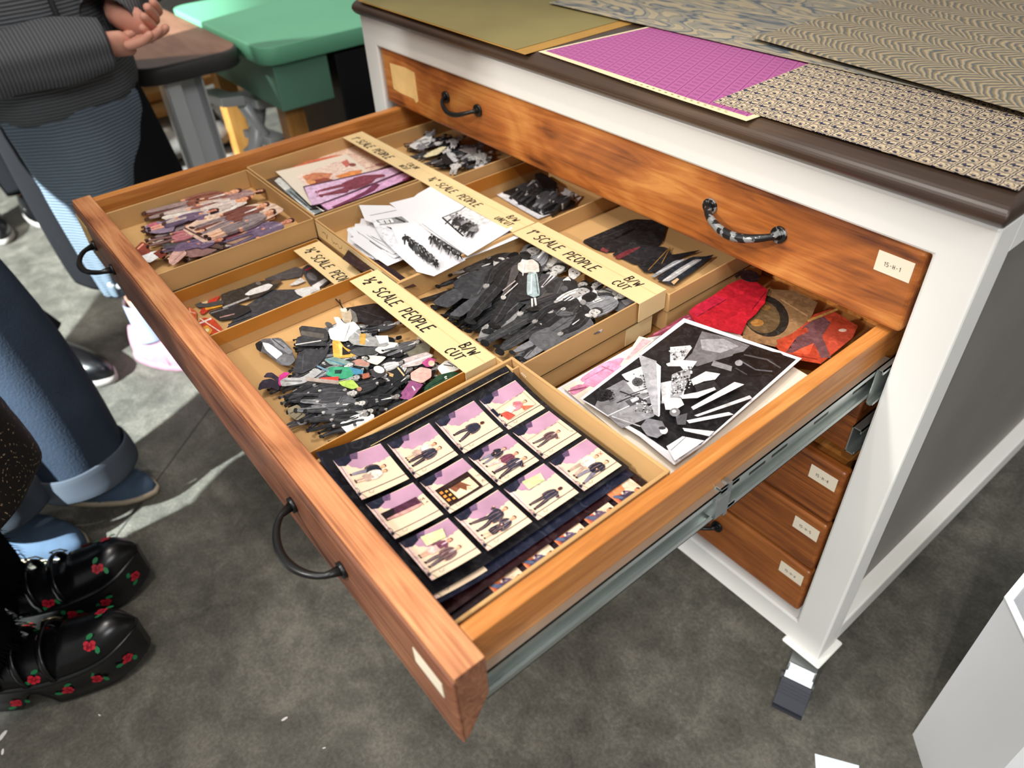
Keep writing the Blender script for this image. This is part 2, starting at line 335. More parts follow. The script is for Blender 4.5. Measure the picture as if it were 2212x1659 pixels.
# wooden top with a rounded nosing
prof = [(-0.002, 0.0005)] + [(-0.002 - 0.0125*sin(pi*k/13)**.8 + (0.008*(k/13)**6), 0.0005 + 0.029*(k/13)) for k in range(1, 13)] + [(0.007, 0.0295)]
tm = MB(); bx0, bx1, by0, by1 = -1.25, 0.0, 0.0, DEP
rs = []
for d_, h in prof:
    q = -d_; rs.append([(bx0 - q * 0.12, by0 - q, ZT + h), (bx1 + q * 0.3, by0 - q, ZT + h), (bx1 + q * 0.3, by1 + q * 0.5, ZT + h), (bx0 - q * 0.12, by1 + q * 0.5, ZT + h)])
tm.rings(rs, W_CAB, True, False); tm.build('wooden_top', cab, 0.002, 2)
def bar_handle(name, x0, x1, y, z, mat, parent, out=0.026, sag=0.012, plate=0.011):
    """cast bow pull on two round or leaf plates; y is the face it is fixed to, it stands out to -y"""
    h = MB(); n = 22; P = []; R = []
    for i in range(n + 1):
        t = i / n; x = x0 + (x1 - x0) * t
        o_ = out * min(1, (sin(pi * t)) ** 0.45); s_ = -sag * sin(pi * t) ** 1.2
        P.append((x, y - 0.002 - o_, z + s_)); R.append((0.0042 if mat is not BLACKM else 0.0033) + (0.0022 if mat is not BLACKM else 0.0014) * sin(pi * t) + (0.0025 if i in (0, n) else 0))
    h.tube(P, R, mat, 10)
    for x in (x0, x1): h.cyl((x, y + 0.0005, z), (x, y - 0.004, z), plate, mat, 18); h.cyl((x, y - 0.004, z), (x, y - 0.006, z), plate * 0.5, mat, 10)
    return h.build(name, parent)
WORN = None
def worn_iron():
    m, nt, b = newmat('worn_black_iron'); N = nt.nodes.new; L = nt.links.new
    tc = N('ShaderNodeTexCoord'); n = N('ShaderNodeTexNoise'); n.inputs['Scale'].default_value = 95; n.inputs['Detail'].default_value = 7; L(tc.outputs['Object'], n.inputs['Vector'])
    r = N('ShaderNodeValToRGB'); e = r.color_ramp.elements; e[0].position = 0.50; e[0].color = (0.015, 0.015, 0.016, 1); e[1].position = 0.56; e[1].color = (0.30, 0.31, 0.31, 1)
    L(n.outputs['Fac'], r.inputs['Fac']); L(r.outputs['Color'], b.inputs['Base Color']); b.inputs['Roughness'].default_value = 0.38; b.inputs['Metallic'].default_value = 0.45
    return m
WORN = worn_iron()
OLDPAPER = plain('aged_label_paper', '#e3bd7c', 0.75, spec=0.2, var=0.08, vscale=40)
WHITEPAPER = plain('cream_label_paper', '#e8dcc4', 0.6, spec=0.3)
SERIF = plain('typed_ink', '#4a463e', 0.7)
def label_card(parent, x, y, z, wd, hh, s, mat=WHITEPAPER, th=0.005):
    """a card glued to a face looking to -y"""
    F = Flat(0.0004); F.add(chaikin([(-wd/2, -hh/2), (wd/2, -hh/2), (wd/2, hh/2), (-wd/2, hh/2)], 0), mat, True)
    if s: text(F, s, -wd * 0.27, -hh * 0.14, hh * 0.2, SERIF, hh * 0.028, 0.3, 0.0, 0)
    o = F.build('label_card', None, (0, 0, 0)); me = o.data
    me.transform(Matrix.Rotation(pi / 2, 4, 'X')); o.location = (x, y - 0.0005, z); setpar(o, parent); return o
# closed drawers: a front board with rounded edges, the box behind, handles and card
def closed_drawer(z0, z1, wm, code, handles, y=0.004):
    d = MB(); d.box((-1.192, y, z0 + 0.001), (-0.0585, y + 0.02, z1 - 0.001), wm)
    dr = d.build('drawer', cab, 0.006, 3, loc=(-0.6, y, z0))
    s = MB(); s.box((-1.165, y + 0.0202, z0 + 0.01), (-0.075, 0.80, z1 - 0.012), W_SIDE); s.build('drawer_box', dr)
    for x0, x1, m in handles: bar_handle('handle', x0, x1, y, (z0 + z1) / 2 + 0.007, m, dr)
    if code: label_card(dr, -0.088, y, z0 + (z1 - z0) * 0.72, 0.042, 0.025, code)
    return dr
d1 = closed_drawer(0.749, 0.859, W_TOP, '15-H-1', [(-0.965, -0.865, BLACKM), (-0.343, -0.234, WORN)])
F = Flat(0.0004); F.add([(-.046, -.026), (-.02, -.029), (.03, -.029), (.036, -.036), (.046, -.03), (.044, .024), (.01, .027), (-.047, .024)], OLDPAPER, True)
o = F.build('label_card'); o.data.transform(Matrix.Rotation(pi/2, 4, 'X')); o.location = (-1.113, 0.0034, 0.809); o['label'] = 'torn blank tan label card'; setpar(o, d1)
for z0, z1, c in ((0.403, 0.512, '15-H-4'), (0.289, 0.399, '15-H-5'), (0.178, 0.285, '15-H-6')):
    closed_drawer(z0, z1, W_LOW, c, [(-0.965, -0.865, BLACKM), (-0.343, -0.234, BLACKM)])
# the third drawer has no front board on: its raw box stands back in the frame
d = MB(); d.box((-1.165, 0.028, 0.525), (-0.079, 0.80, 0.622), W_LOW); d3 = d.build('drawer', cab, 0.003, 2)
def c_channel(y0, y1, x, z, hgt, dep, m, nm, parent, slots=False):
    s = MB(); t = 0.0016
    s.box((x, y0, z), (x + t, y1, z + hgt), m)
    s.box((x, y0, z), (x + dep, y1, z + t), m); s.box((x, y0, z + hgt - t), (x + dep, y1, z + hgt), m)
    s.box((x + dep - t, y0, z), (x + dep, y1, z + 0.006), m); s.box((x + dep - t, y0, z + hgt - 0.006), (x + dep, y1, z + hgt), m)
    if slots:
        k = y0 + 0.05
        while k < y1 - 0.06: s.box((x + t, k, z + hgt*0.45), (x + t + 0.0006, k + 0.035, z + hgt*0.55), BLACKM); k += 0.11
    return s.build(nm, parent)
c_channel(0.008, 0.75, -0.074, 0.545, 0.045, 0.013, ZINC, 'slide_rail', cab, True)
# open drawer
DY = -0.636; SX0, SX1 = -1.1695, -0.0709; BZ = 0.64; TZ = 0.744; BACK = 0.16
d = MB(); d.box((SX0 + 0.018, DY + 0.02, 0.646), (SX1 - 0.018, BACK, 0.652), W_BOT); d.box((SX0 + 0.018, BACK - 0.016, 0.652), (SX1 - 0.018, BACK, TZ - 0.02), W_SIDE)
dr = d.build('drawer', cab, loc=(-0.6, DY, 0.646)); dr['label'] = 'drawer pulled open'
for x in (SX0, SX1 - 0.018):
    s = MB(); s.box((x, DY + 0.0300, BZ), (x + 0.018, BACK, TZ - .0004), W_SIDE); s.build('side_board', dr, 0.0015, 2)
# front: an inner board flush with the sides and a darker moulded board fixed over it
pi_ = [(DY, 0.643), (DY, TZ), (DY + 0.0298, TZ), (DY + 0.0298, 0.690), (DY + 0.005, 0.643)]
fb = MB(); xs = [-1.1826] + [-1.1826 + (1.1826 - 0.0532) * k / 12 for k in range(1, 12)] + [-0.0532]
fb.rings([[(x, y, z) for y, z in pi_] for x in xs], W_FRONT, False, False)
for x in (xs[0], xs[-1]): fb.face([(x, y, z) for y, z in pi_], W_FACE)
fb.build('front_board', dr, 0.0012, 2)
pf = [(DY - 0.0002, 0.641), (DY - 0.0002, 0.7395), (DY - 0.002, 0.739), (DY - 0.0036, 0.734), (DY - 0.0044, 0.726), (DY - 0.0045, 0.655), (DY - 0.0036, 0.645), (DY - 0.0018, 0.641)]
fb = MB(); xs = [-1.1831, -1.178] + [-1.178 + (1.178 - 0.058) * k / 12 for k in range(1, 12)] + [-0.058, -0.0526]
fb.rings([[(x, y + (0.002 if x in (xs[0], xs[-1]) and y < DY - 0.002 else 0), z) for y, z in pf] for x in xs], W_FACE, True, False)
o = fb.build('facing_board', dr, 0.0005, 1); o['label'] = 'dark stained facing board'
DY = DY - 0.0045
for x0, x1 in ((-1.095, -0.99), (-0.345, -0.238)):
    bar_handle('handle', x0, x1, DY, 0.694, BLACKM, dr, 0.036, 0.004, 0.009)
label_card(dr, -1.135, DY, 0.70, 0.07, 0.05, '', OLDPAPER); label_card(dr, -0.088, DY, 0.712, 0.042, 0.022, '', WHITEPAPER)
# telescopic slides on both sides
for sx, sg in ((SX1, 1), (SX0, -1)):
    s = MB(); x = lambda a: sx + sg * a
    def bb(a0, y0, z0, a1, y1, z1, m=ZINC): s.box((min(x(a0), x(a1)), y0, z0), (max(x(a0), x(a1)), y1, z1), m)
    for y0, y1, zz, hh in ((DY + 0.0357, -0.27, 0.66, 0.040), (-0.30, 0.02, 0.657, 0.046)):
        bb(0.0002, y0, zz, 0.0016, y1, zz + hh); bb(0.0016, y0, zz, 0.0085, y1, zz + 0.0014); bb(0.0016, y0, zz + hh - 0.0014, 0.0085, y1, zz + hh)
        bb(0.0072, y0, zz, 0.0085, y1, zz + 0.008); bb(0.0072, y0, zz + hh - 0.008, 0.0085, y1, zz + hh)
    for y0 in (-0.20, -0.12, -0.04, -0.24): bb(0.0016, y0, 0.676, 0.0019, y0 + 0.028, 0.680, BLACKM)
    bb(0.0016, -0.308, 0.665, 0.012, -0.288, 0.694, CHROME); bb(0.0016, -0.29, 0.655, 0.010, -0.284, 0.705, CHROME)
    for y0 in (-0.57, -0.52, -0.44, -0.38): bb(0.0016, y0, 0.677, 0.0024, y0 + 0.006, 0.682, CHROME)
    s.build('slide_rail', dr)
c_channel(-0.012, 0.75, -0.062, 0.650, 0.056, 0.0085, ZINC, 'slide_bracket', cab)
# casters
for i, (cx_, cy_, ang) in enumerate(((-0.0265, 0.0265, 289), (-1.2235, 0.0265, 205), (-0.0265, DEP - 0.03, 160), (-1.2235, DEP - 0.03, 30))):
    a = radians(ang); dv = Vector((cos(a), sin(a), 0)); sv = Vector((-sin(a), cos(a), 0)); c = Vector((cx_, cy_, 0)); U = lambda z: Vector((0, 0, z))
    k = MB(); k.obox(c + Vector((-0.036, -0.036, 0.100)), (0.072, 0, 0), (0, 0.072, 0), (0, 0, 0.007), STEEL); cs = k.build('caster', cab, 0.006, 3)
    k = MB(); k.cyl(c + U(0.0998), c + U(0.091), 0.027, CHROME, 24)
    w0 = c + dv * 0.040
    k.obox(c - dv * 0.02 - sv * 0.0225 + U(0.084), dv * 0.066, sv * 0.045, (0, 0, 0.007), CHROME)
    k.obox(w0 + dv * 0.004 - sv * 0.0225 + U(0.0905), dv * 0.020 + U(-0.022), sv * 0.045, U(-0.004), CHROME)
    for sd in (-1, 1): k.obox(w0 - dv * 0.030 + sv * (0.0215 * sd - 0.0012) + U(0.026), dv * 0.046, sv * 0.0024, U(0.062), CHROME)
    k.cyl(w0 - sv * 0.028 + U(0.036), w0 + sv * 0.028 + U(0.036), 0.0065, CHROME, 12); k.build('fork', cs)
    k = MB(); rr = []
    for q, r_ in ((-0.014, 0.029), (-0.012, 0.0355), (0.012, 0.0355), (0.014, 0.029)):
        rr.append([w0 + sv * q + U(0.036) + (dv * cos(2*pi*j/28) + U(1) * sin(2*pi*j/28)) * r_ for j in range(28)])
    k.rings(rr, BLACKM, True, True); k.build('wheel', cs)
    k = MB(); top = w0 + dv * 0.023 + U(0.067); dn = (dv * 0.58 + U(-0.81)).normalized(); ou = dn.cross(sv).normalized(); ou = ou if ou.dot(dv) > 0 else -ou
    k.obox(top - sv * 0.025, dn * 0.050, sv * 0.050, ou * 0.005, RUBBER); k.obox(top - sv * 0.025 + dn * 0.049, ou * 0.010 + dn * 0.004, sv * 0.050, ou * -0.003 + dn * 0.004, RUBBER)
    for q in range(4): k.obox(top - sv * 0.023 + dn * (0.008 + q * 0.006) + ou * 0.005, dn * 0.0022, sv * 0.046, ou * 0.0015, RUBBER)
    k.build('brake_pedal', cs, 0.0012, 2)
# ------------------------------------------------------------------ cardboard boxes in the drawer
def cbox(x0, y0, x1, y1, zb, zt, label, inner=KRAFT, band=None, th=0.0022, rot=0.0, name='cardboard_box', group=None):
    cx, cy = (x0 + x1) / 2, (y0 + y1) / 2; hx, hy = (x1 - x0) / 2, (y1 - y0) / 2
    m = MB(); h = zt - zb
    m.box((-hx, -hy, 0), (hx, hy, 0.0016), inner)
    for a, b in (((-hx, -hy), (hx, -hy + th)), ((-hx, hy - th), (hx, hy)), ((-hx, -hy + th), (-hx + th, hy - th)), ((hx - th, -hy + th), (hx, hy - th))):
        m.box((a[0], a[1], 0.0016), (b[0], b[1], h), KRAFT)
    bx = m.build(name, None, 0.0006, 1); bx.location = (cx, cy, zb)
    tag(bx, label, 'box', group)
    if band:
        t = MB(); e = 0.0005; bh = h * 0.5
        for a, b in (((-hx + th, -hy + th), (-hx + th + e, hy - th)), ((-hx + th, -hy + th), (hx - th, -hy + th + e)), ((hx, -hy), (hx + e, hy)), ((-hx, -hy - e), (hx, -hy))):
            t.box((a[0], a[1], h - bh), (b[0], b[1], h + 0.0002), band)
        t.build('edge_tape', bx, loc=None).location = (0, 0, 0)
    bx.rotation_euler = (0, 0, rot)
    return bx
def flap(bx, x0, y0, x1, y1, z, lines, skew=0.0, drop=True):
    """card lip folded over the back edge of a box, lettered by hand; lines = [(text, x, y, height)] in flap units (m)"""
    L_ = x1 - x0; D = y1 - y0
    F = Flat(0.0009); F.add([(0, 0), (L_, skew), (L_, D + skew), (0, D)], CREAM, True)
    o = F.build('label_flap', None, (x0, y0, z)); 
    setpar(o, bx)
    R = Flat(0.0004); R.add([(0, D * 0.62), (L_, D * 0.62 + skew), (L_, D * 0.65 + skew), (0, D * 0.65)], plain('flap_crease', '#d8b67c', 0.7))
    q = R.build('crease', None, (x0, y0, z + 0.0002)); setpar(q, o)
    for i, (s, x, y, h) in enumerate(lines):
        T = Flat(); text(T, s, 0, 0, h * 1.06, INK, h * 0.135, 0.15, 0.12, 0.05, i * 7 + 3)
        q = T.build('lettering', None, (x0 + x, y0 + y, z + 0.0005)); setpar(q, o)
    if drop:
        e = MB(); e.box((x1 + 0.0002, y0 + skew, z - 0.03), (x1 + 0.001, y1 + skew, z), CREAM); e.build('folded_end', o)
    return o
RT = 0.724; MID = 0.688; LOW = 0.6535
# upper boxes with a plain box under each
LB = 'plain kraft box at the bottom of the drawer under the {}'
for a, n in (((-1.135, -.606, -.864, -.345), 'brown colour cut-outs box'), ((-1.146, -.341, -.869, -.100), 'colour prints box'), ((-.861, -.345, -.600, -.101), 'white paper prints box'),
          ((-.657, -.606, -.371, -.357), 'half inch scale cut-outs box'), ((-.597, -.352, -.335, -.099), 'one inch scale cut-outs box'), ((-.352, -.606, -.104, -.340), 'contact sheets box')):
    x0, y0, x1, y1 = a
    b = cbox(x0 + .003, y0 + .002, x1 - .003, y1 - .002, LOW, MID - 0.002, LB.format(n))
    if n.startswith('one inch'):
        t = MB(); t.box((x1 - .0028, y1 - .055, LOW + .004), (x1 - .0016, y1 - .004, MID - .003), CREAM); t.build('paper_tape', b)
b1 = cbox(-1.135, -.606, -.864, -.345, MID, RT, 'open kraft box of brown and mauve cut-out people, far front corner of the drawer')
b2 = cbox(-1.146, -.341, -.869, -.100, MID, RT, 'open kraft box of colour prints along the far side of the drawer')
flap(b2, -1.142, -.138, -.866, -.093, RT + .001, [('1"', .018, .008, .015), ('SCALE', .040, .008, .015), ('PEOPLE', .102, .007, .015), ('COLOR', .205, .020, .010), ('NCUT', .202, .006, .010)])
b3 = cbox(-.861, -.345, -.599, -.101, MID, RT, 'open kraft box of white bordered black and white prints')
flap(b3, -.866, -.138, -.599, -.093, RT + .0012, [('q"', .012, .010, .016), ('SCALE', .042, .009, .0145), ('PEOPLE', .104, .008, .0145), ('B/W', .222, .022, .0115), ('UNCUT', .212, .006, .0115)])
F = Flat(.0004); F.add([(0, 0), (.27, 0), (.27, .026), (0, .026)], CREAM, True)
r = random.Random(5); x = .02
for wd in (.02, .035, .05, .03, .012):
    P = [(x + k * wd / 9, .012 + r.uniform(-.005, .006)) for k in range(10)]; F.stroke(P, .0008, INK); x += wd + .012
o = F.build('pencilled_tape'); o.data.transform(Matrix.Rotation(pi/2, 4, 'X')); o.location = (-.857, -.3462, MID + .007); setpar(o, b3); o['label'] = 'cream tape with a pencil scribble'
b4 = cbox(-.858, -.606, -.664, -.350, LOW, .691, 'low kraft box of dark cut-out people between the brown cut-outs and half inch boxes', band=ORANGE_T)
flap(b4, -.845, -.398, -.662, -.352, .6925, [('h"', .012, .012, .017), ('SCALE', .040, .010, .0155), ('PEOPLE', .104, .008, .0155)], drop=False)
b5 = cbox(-.657, -.606, -.371, -.357, MID, RT, 'open kraft box heaped with small half inch scale cut-out people at the front', band=ORANGE_T)
flap(b5, -.648, -.398, -.368, -.352, RT + .001, [('h"', .012, .012, .019), ('SCALE', .046, .010, .0165), ('PEOPLE', .115, .009, .0165), ('B/W', .232, .024, .014), ('CUT', .228, .006, .014)])
b6 = cbox(-.598, -.352, -.335, -.099, MID, RT, 'open kraft box of large black and white one inch scale people, drawer centre')
flap(b6, -.596, -.140, -.330, -.088, RT + .001, [('1"', .012, .014, .017), ('SCALE', .034, .012, .0165), ('PEOPLE', .102, .010, .0165), ('B/W', .210, .027, .0135), ('CUT', .205, .009, .0135)])
bc = cbox(-.352, -.607, -.100, -.338, MID, .728, 'open kraft box of colour contact sheets at the near front corner of the drawer', th=0.004)
b7 = cbox(-1.098, -.090, -.838, .14, MID, RT - .004, 'kraft box of small grey scraps behind the colour prints box')
b8 = cbox(-.835, -.090, -.604, .14, LOW, .700, 'low kraft box with group cut-outs behind the white prints box', band=ORANGE_T)
b9 = cbox(-.600, -.086, -.324, .14, MID, RT - .006, 'kraft box of dark trousered cut-outs tucked under the top drawer', band=None)
cbox(-.597, -.084, -.327, .138, LOW, MID - .002, LB.format('dark trousered cut-outs box'))
cbox(-1.095, -.088, -.841, .138, LOW, MID - .002, LB.format('grey scraps box'))
# ------------------------------------------------------------------ cut-out figures
def fig(r, kind='man', pose=None):
    """flat picture of a person, unit height, feet at y=0: list of (outline, role)"""
    P = []; A = P.append
    j = lambda a=.012: r.uniform(-a, a)
    sp = r.uniform(0.01, .09); tw = r.uniform(-.03, .03); turn = r.choice([-1, 1]) * r.uniform(0, .02)
    sh = r.uniform(.105, .14) if kind != 'woman' else r.uniform(.09, .11)
    if kind in ('man', 'back'):
        for s in (-1, 1):
            fx = s * (.05 + sp) + tw; kx = s * (.055 + sp * .5) + j()
            A((chaikin([(s*.005, .5), (s*.105, .52), (kx + s*.048, .28), (fx + s*.036, .04), (fx - s*.036, .04), (kx - s*.045, .28), (s*.004, .44)], 1), 'bottom'))
            A((chaikin([(fx - .038, .05), (fx + .036, .05), (fx + .04 + turn*2, .0), (fx - .04 + turn*2, -.004)], 1), 'shoe'))
            A((strip2([(s*.05, .47), (kx, .27), (fx, .06)], .008), 'fold'))
    elif kind == 'woman':
        hem = r.uniform(.22, .3)
        for s in (-1, 1):
            fx = s * (.03 + sp*.4) + tw
            A((chaikin([(s*.01, hem + .05), (s*.075, hem + .05), (fx + s*.025, .04), (fx - s*.02, .04)], 1), 'leg'))
            A((chaikin([(fx - .025, .05), (fx + .025, .05), (fx + .03 + turn, 0), (fx - .03 + turn, 0)], 1), 'shoe'))
        fl = r.uniform(.1, .17)
        A((chaikin([(-.085, .6), (.085, .6), (fl, hem), (0, hem - .012), (-fl, hem + j())], 1), 'bottom'))
        for q in (-.5, .1, .55): A((strip2([(q*.06, .57), (q*fl, hem + .02)], .007), 'fold'))
    else:                                    # long coat
        for s in (-1, 1):
            fx = s * (.04 + sp*.5) + tw
            A((chaikin([(s*.0, .32), (s*.09, .32), (fx + s*.03, .03), (fx - s*.03, .03)], 1), 'bottom'))
            A((chaikin([(fx - .034, .04), (fx + .034, .04), (fx + .036, 0), (fx - .036, 0)], 1), 'shoe'))
        A((chaikin([(-.12, .55), (.12, .55), (.15, .24), (.02, .22), (-.15, .25)], 1), 'top'))
    hem = .43 if kind != 'woman' else .55
    A((chaikin([(-.035, .845), (.035, .845), (sh, .80), (sh + .005, .66), (.098, hem), (-.098, hem + j(.02)), (-sh - .005, .66), (-sh, .80)], 1), 'top'))
    if kind != 'back' and r.random() < .75:
        A(([(-.022, .845), (.022, .845), (.008, .66), (-.006, .66)], 'shirt'))
        if r.random() < .5: A((strip2([(0, .83), (.002, .68)], .012), 'bottom'))
    A((strip2([(-.03, .78), (-.06, .62), (-.05, .47)], .007), 'fold')); A((strip2([(.05, .77), (.055, .6), (.06, .46)], .006), 'fold'))
    for s in (-1, 1):
        m_ = r.random()
        if m_ < .55: el, wr = (s*(sh + .035), .60), (s*(sh + .01) + j(.02), .44)
        elif m_ < .8: el, wr = (s*(sh + .045), .62), (s*.03 + j(.02), .60)
        else: el, wr = (s*(sh + .075), .66), (s*(sh + .09), .78)
        A((chaikin(strip2([(s*(sh - .02), .785), el, wr], .062), 1), 'top')); A((ell(wr[0], wr[1] - .012, .021, .027, 8), 'skin'))
        A((strip2([(s*(sh - .005), .77), el, wr], .006), 'fold'))
    hx = turn
    A((chaikin([(-.025 + hx, .88), (.025 + hx, .88), (.03, .83), (-.03, .83)], 1), 'skin'))
    if kind != 'back':
        A((chaikin([(hx - .046, .95), (hx - .042, .90), (hx - .015, .868), (hx + .018, .868), (hx + .043, .90), (hx + .046, .95), (hx + .03, .99), (hx - .03, .99)], 1), 'skin'))
        A((chaikin([(hx - .054, .94), (hx - .05, .99), (hx - .01, 1.012), (hx + .04, 1.0), (hx + .055, .95), (hx + .044, .955), (hx + .03, .975), (hx - .025, .973), (hx - .042, .94)], 1), 'hair'))
        for s in (-1, 1): A((ell(hx + s*.018 + turn*.4, .935, .008, .004, 6), 'hair'))
        A((strip2([(hx - .012 + turn*.4, .892), (hx + .014 + turn*.4, .893)], .005), 'hair'))
        if kind == 'woman' and r.random() < .6:
            for s in (-1, 1): A((chaikin([(hx + s*.04, .97), (hx + s*.062, .93), (hx + s*.055, .86), (hx + s*.038, .88)], 1), 'hair'))
    else:
        A((chaikin([(hx - .052, .95), (hx - .04, .88), (hx + .04, .88), (hx + .052, .95), (hx + .03, 1.01), (hx - .03, 1.01)], 1), 'hair'))
    return P
BW = [dict(top='#2c2c2e', bottom='#343436', skin='#a7a3a0', hair='#1e1c1c', shirt='#e2e0de', shoe='#121212', fold='#4b4b4d', leg='#b3afac'),
      dict(top='#3d3d40', bottom='#27272a', skin='#b7b3af', hair='#2b2a2a', shirt='#c9c7c5', shoe='#171717', fold='#5e5e61', leg='#c4c0bc'),
      dict(top='#d9d7d4', bottom='#3b3b3d', skin='#9c9794', hair='#191818', shirt='#efeeec', shoe='#131313', fold='#77757a', leg='#a9a5a1'),
      dict(top='#59595c', bottom='#77777a', skin='#c2beba', hair='#38363a', shirt='#dddbd9', shoe='#1c1c1d', fold='#37373a', leg='#cfcbc7'),
      dict(top='#1d1d1f', bottom='#222224', skin='#8d8986', hair='#121212', shirt='#d5d3d1', shoe='#0e0e0e', fold='#39393b', leg='#9a9693'),
      dict(top='#86868a', bottom='#4a4a4d', skin='#d0ccc8', hair='#58565a', shirt='#f0efed', shoe='#222223', fold='#5a5a5d', leg='#dedad6')]
CL = [dict(top='#7d4a3f', bottom='#8f7f80', skin='#e6a582', hair='#4a2622', shirt='#eadbd2', shoe='#3d2420', fold='#b58a80', leg='#e8b594'),
      dict(top='#d9c8be', bottom='#c7b6ae', skin='#e9a27b', hair='#6a2f26', shirt='#f0e6df', shoe='#4b302c', fold='#a8938c', leg='#ecbb9a'),
      dict(top='#6d5a72', bottom='#54465a', skin='#d98e74', hair='#33191d', shirt='#d6c3cf', shoe='#22171f', fold='#917d96', leg='#e0a58c'),
      dict(top='#b06a70', bottom='#5f4540', skin='#eab08c', hair='#572c22', shirt='#f1dfd4', shoe='#2b1a17', fold='#d19a9c', leg='#efc2a4'),
      dict(top='#9d7a78', bottom='#7a5a58', skin='#e3a584', hair='#45211d', shirt='#e7d3ca', shoe='#33201d', fold='#c3a19e', leg='#e7b698')]
def curl(a, b, tx=0.0, ty=0.0): return lambda x, y, z: (x, y, z + a*x*x + b*y*y + tx*x + ty*y)
_cache = {}
def fig_obj(r, h, pal, kind, key=None):
    """one cut-out; repeats of the same key share their mesh"""
    if key in _cache and key is not None:
        o = _cache[key].copy(); COL.objects.link(o); return o
    F = Flat(0.0005)
    for pts, role in fig(r, kind): F.add([(x*h, (y - .5)*h) for x, y in pts], pm(pal[role]), role in ('top', 'bottom', 'skin', 'shoe', 'hair', 'leg'))
    o = F.build('cutout_figure', None, (0, 0, 0), curl(r.uniform(-.3, .8), r.uniform(-.1, .35)), .02)
    if key is not None: _cache[key] = o
    return o
def scatter(seed, n, x0, y0, x1, y1, z0, z1, h0, h1, pals, label, group, spread=25, kinds=('man', 'man', 'back', 'woman', 'coat'), variants=14, base=0.0):
    r = random.Random(seed)
    for i in range(n):
        k = r.randrange(variants); h = h0 + (h1 - h0) * ((k * 7) % variants) / variants
        o = fig_obj(random.Random(seed * 100 + k), h, pals[k % len(pals)], kinds[k % len(kinds)], (seed, k))
        o.location = (r.uniform(x0, x1), r.uniform(y0 + h * .5, y1 - h * .5) if y1 - y0 > h else (y0 + y1) / 2, z0 + (z1 - z0) * i / n)
        o.rotation_euler = (r.uniform(-.03, .03), r.uniform(-.04, .04), radians(base + r.gauss(0, spread * .55)))
        tag(o, label, 'cut-out figure', group)
# pictures traced from the real cut-outs: zoom windows on the photograph
def W(win, pts): return [(win[0] + x / win[2], win[1] + y / win[2]) for x, y in pts]
def traced(win, z, layers, label, cat='cut-out figure', name='cutout_figure', group=None, smooth=1, bend=None, th=0.0005):
    """layers = [(outline in window pixels, tone)]; the first outline gives the centre"""
    L = []
    def figure_at(foot, head, pal, kind, seed, flip=1):
        (a, b) = W(win, [foot, head]); a = onz(*a, z); b = onz(*b, z); d = b - a; h = d.length; d.normalize(); sx = Vector((d.y, -d.x, 0)) * flip
        return [([((a + sx*x*h + d*y*h).x, (a + sx*x*h + d*y*h).y) for x, y in q], pal[role]) for q, role in fig(random.Random(seed), kind)]
    for pts, *m in layers:
        if pts == 'fig': L += figure_at(*m); continue
        m = m[0]; Q = [onz(u, v, z) for u, v in W(win, pts)]; L.append(([(q.x, q.y) for q in Q], m))
    c_ = [q for q, _ in L for q in q] if layers[0][0] == 'fig' else L[0][0]
    cx = sum(p[0] for p in c_) / len(c_); cy = sum(p[1] for p in c_) / len(c_)
    F = Flat(th)
    for i, (pts, m) in enumerate(L):
        P = [(x - cx, y - cy) for x, y in pts]
        if smooth and 4 < len(P) < 12: P = chaikin(P, smooth, .12)
        pr = cat == 'photo'; F.add(P, pm(m) if isinstance(m, str) else m, not pr or i == 0, .00002 if pr else .00012)
    o = F.build(name, None, (cx, cy, z), bend or curl(.2, .12), None if bend else .012); return tag(o, label, cat, group)
def line(a, wd=5): return strip2(a, wd)
# ------------------------------------------------------------------ one inch box
Z6 = MID + .0022
scatter(61, 30, -.585, -.342, -.36, -.125, Z6, Z6 + .012, .12, .15, [BW[0], BW[1], BW[4], BW[0], BW[3]], 'black and white cut-out person buried in the heap of the one inch scale box', 'cut-outs heaped in the one inch scale box', 12, variants=10)
R5 = (880, 460, 3.687)
G6 = 'front cut-outs of the one inch scale box'
traced(R5, .7035, [([(940,250),(1060,250),(1140,310),(1060,400),(960,390),(890,330)], '#6f6d6c'), (ell(1040,290,45,22,10,.5), '#cfcac6'), (ell(1110,310,40,22,10,.6), '#8a8683'), ([(960,300),(1020,340),(990,380),(930,350)], '#232324')], 'grey cut-out pair in pale hats at the far end of the one inch scale box')
traced(R5, .7040, [([(1120,340),(1220,350),(1310,400),(1260,470),(1150,470),(1090,400)], '#97938f'), ([(1120,350),(1200,370),(1160,430),(1110,410)], '#c4c0bc'), (line([(1130,440),(1240,400)], 10), '#55504e')], 'cut-out of a pale creased coat just below the lettered flap of the one inch box')
traced(R5, .7045, [([(760,400),(840,360),(900,330),(930,420),(860,520),(800,480)], '#343435'), (line([(800,440),(890,380)], 10), '#a9a5a2'), (line([(790,470),(860,460)], 8), '#77736f')], 'dark cut-out sleeve with white cuffs left of the standing woman')
traced(R5, .7050, [([(1560,600),(1640,560),(1740,590),(1790,640),(1680,690),(1570,680),(1510,640)], '#b9b6b2'), (line([(1540,600),(1680,650)], 9), '#55534f'), (line([(1580,590),(1720,630)], 9), '#5e5b58'), (line([(1530,640),(1640,680)], 9), '#4b4947')], 'cut-out of a striped light shirt near the near end of the flap')
traced(R5, .7055, [(ell(1525,565,42,62,12,.2), '#d7d3cf'), ([(1480,530),(1520,505),(1570,530),(1560,550),(1510,545)], '#3a3838'), (ell(1510,565,8,5,8), '#2c2a2a'), (ell(1545,570,8,5,8), '#2c2a2a')], 'cut-out with a bright white face near the CUT lettering')
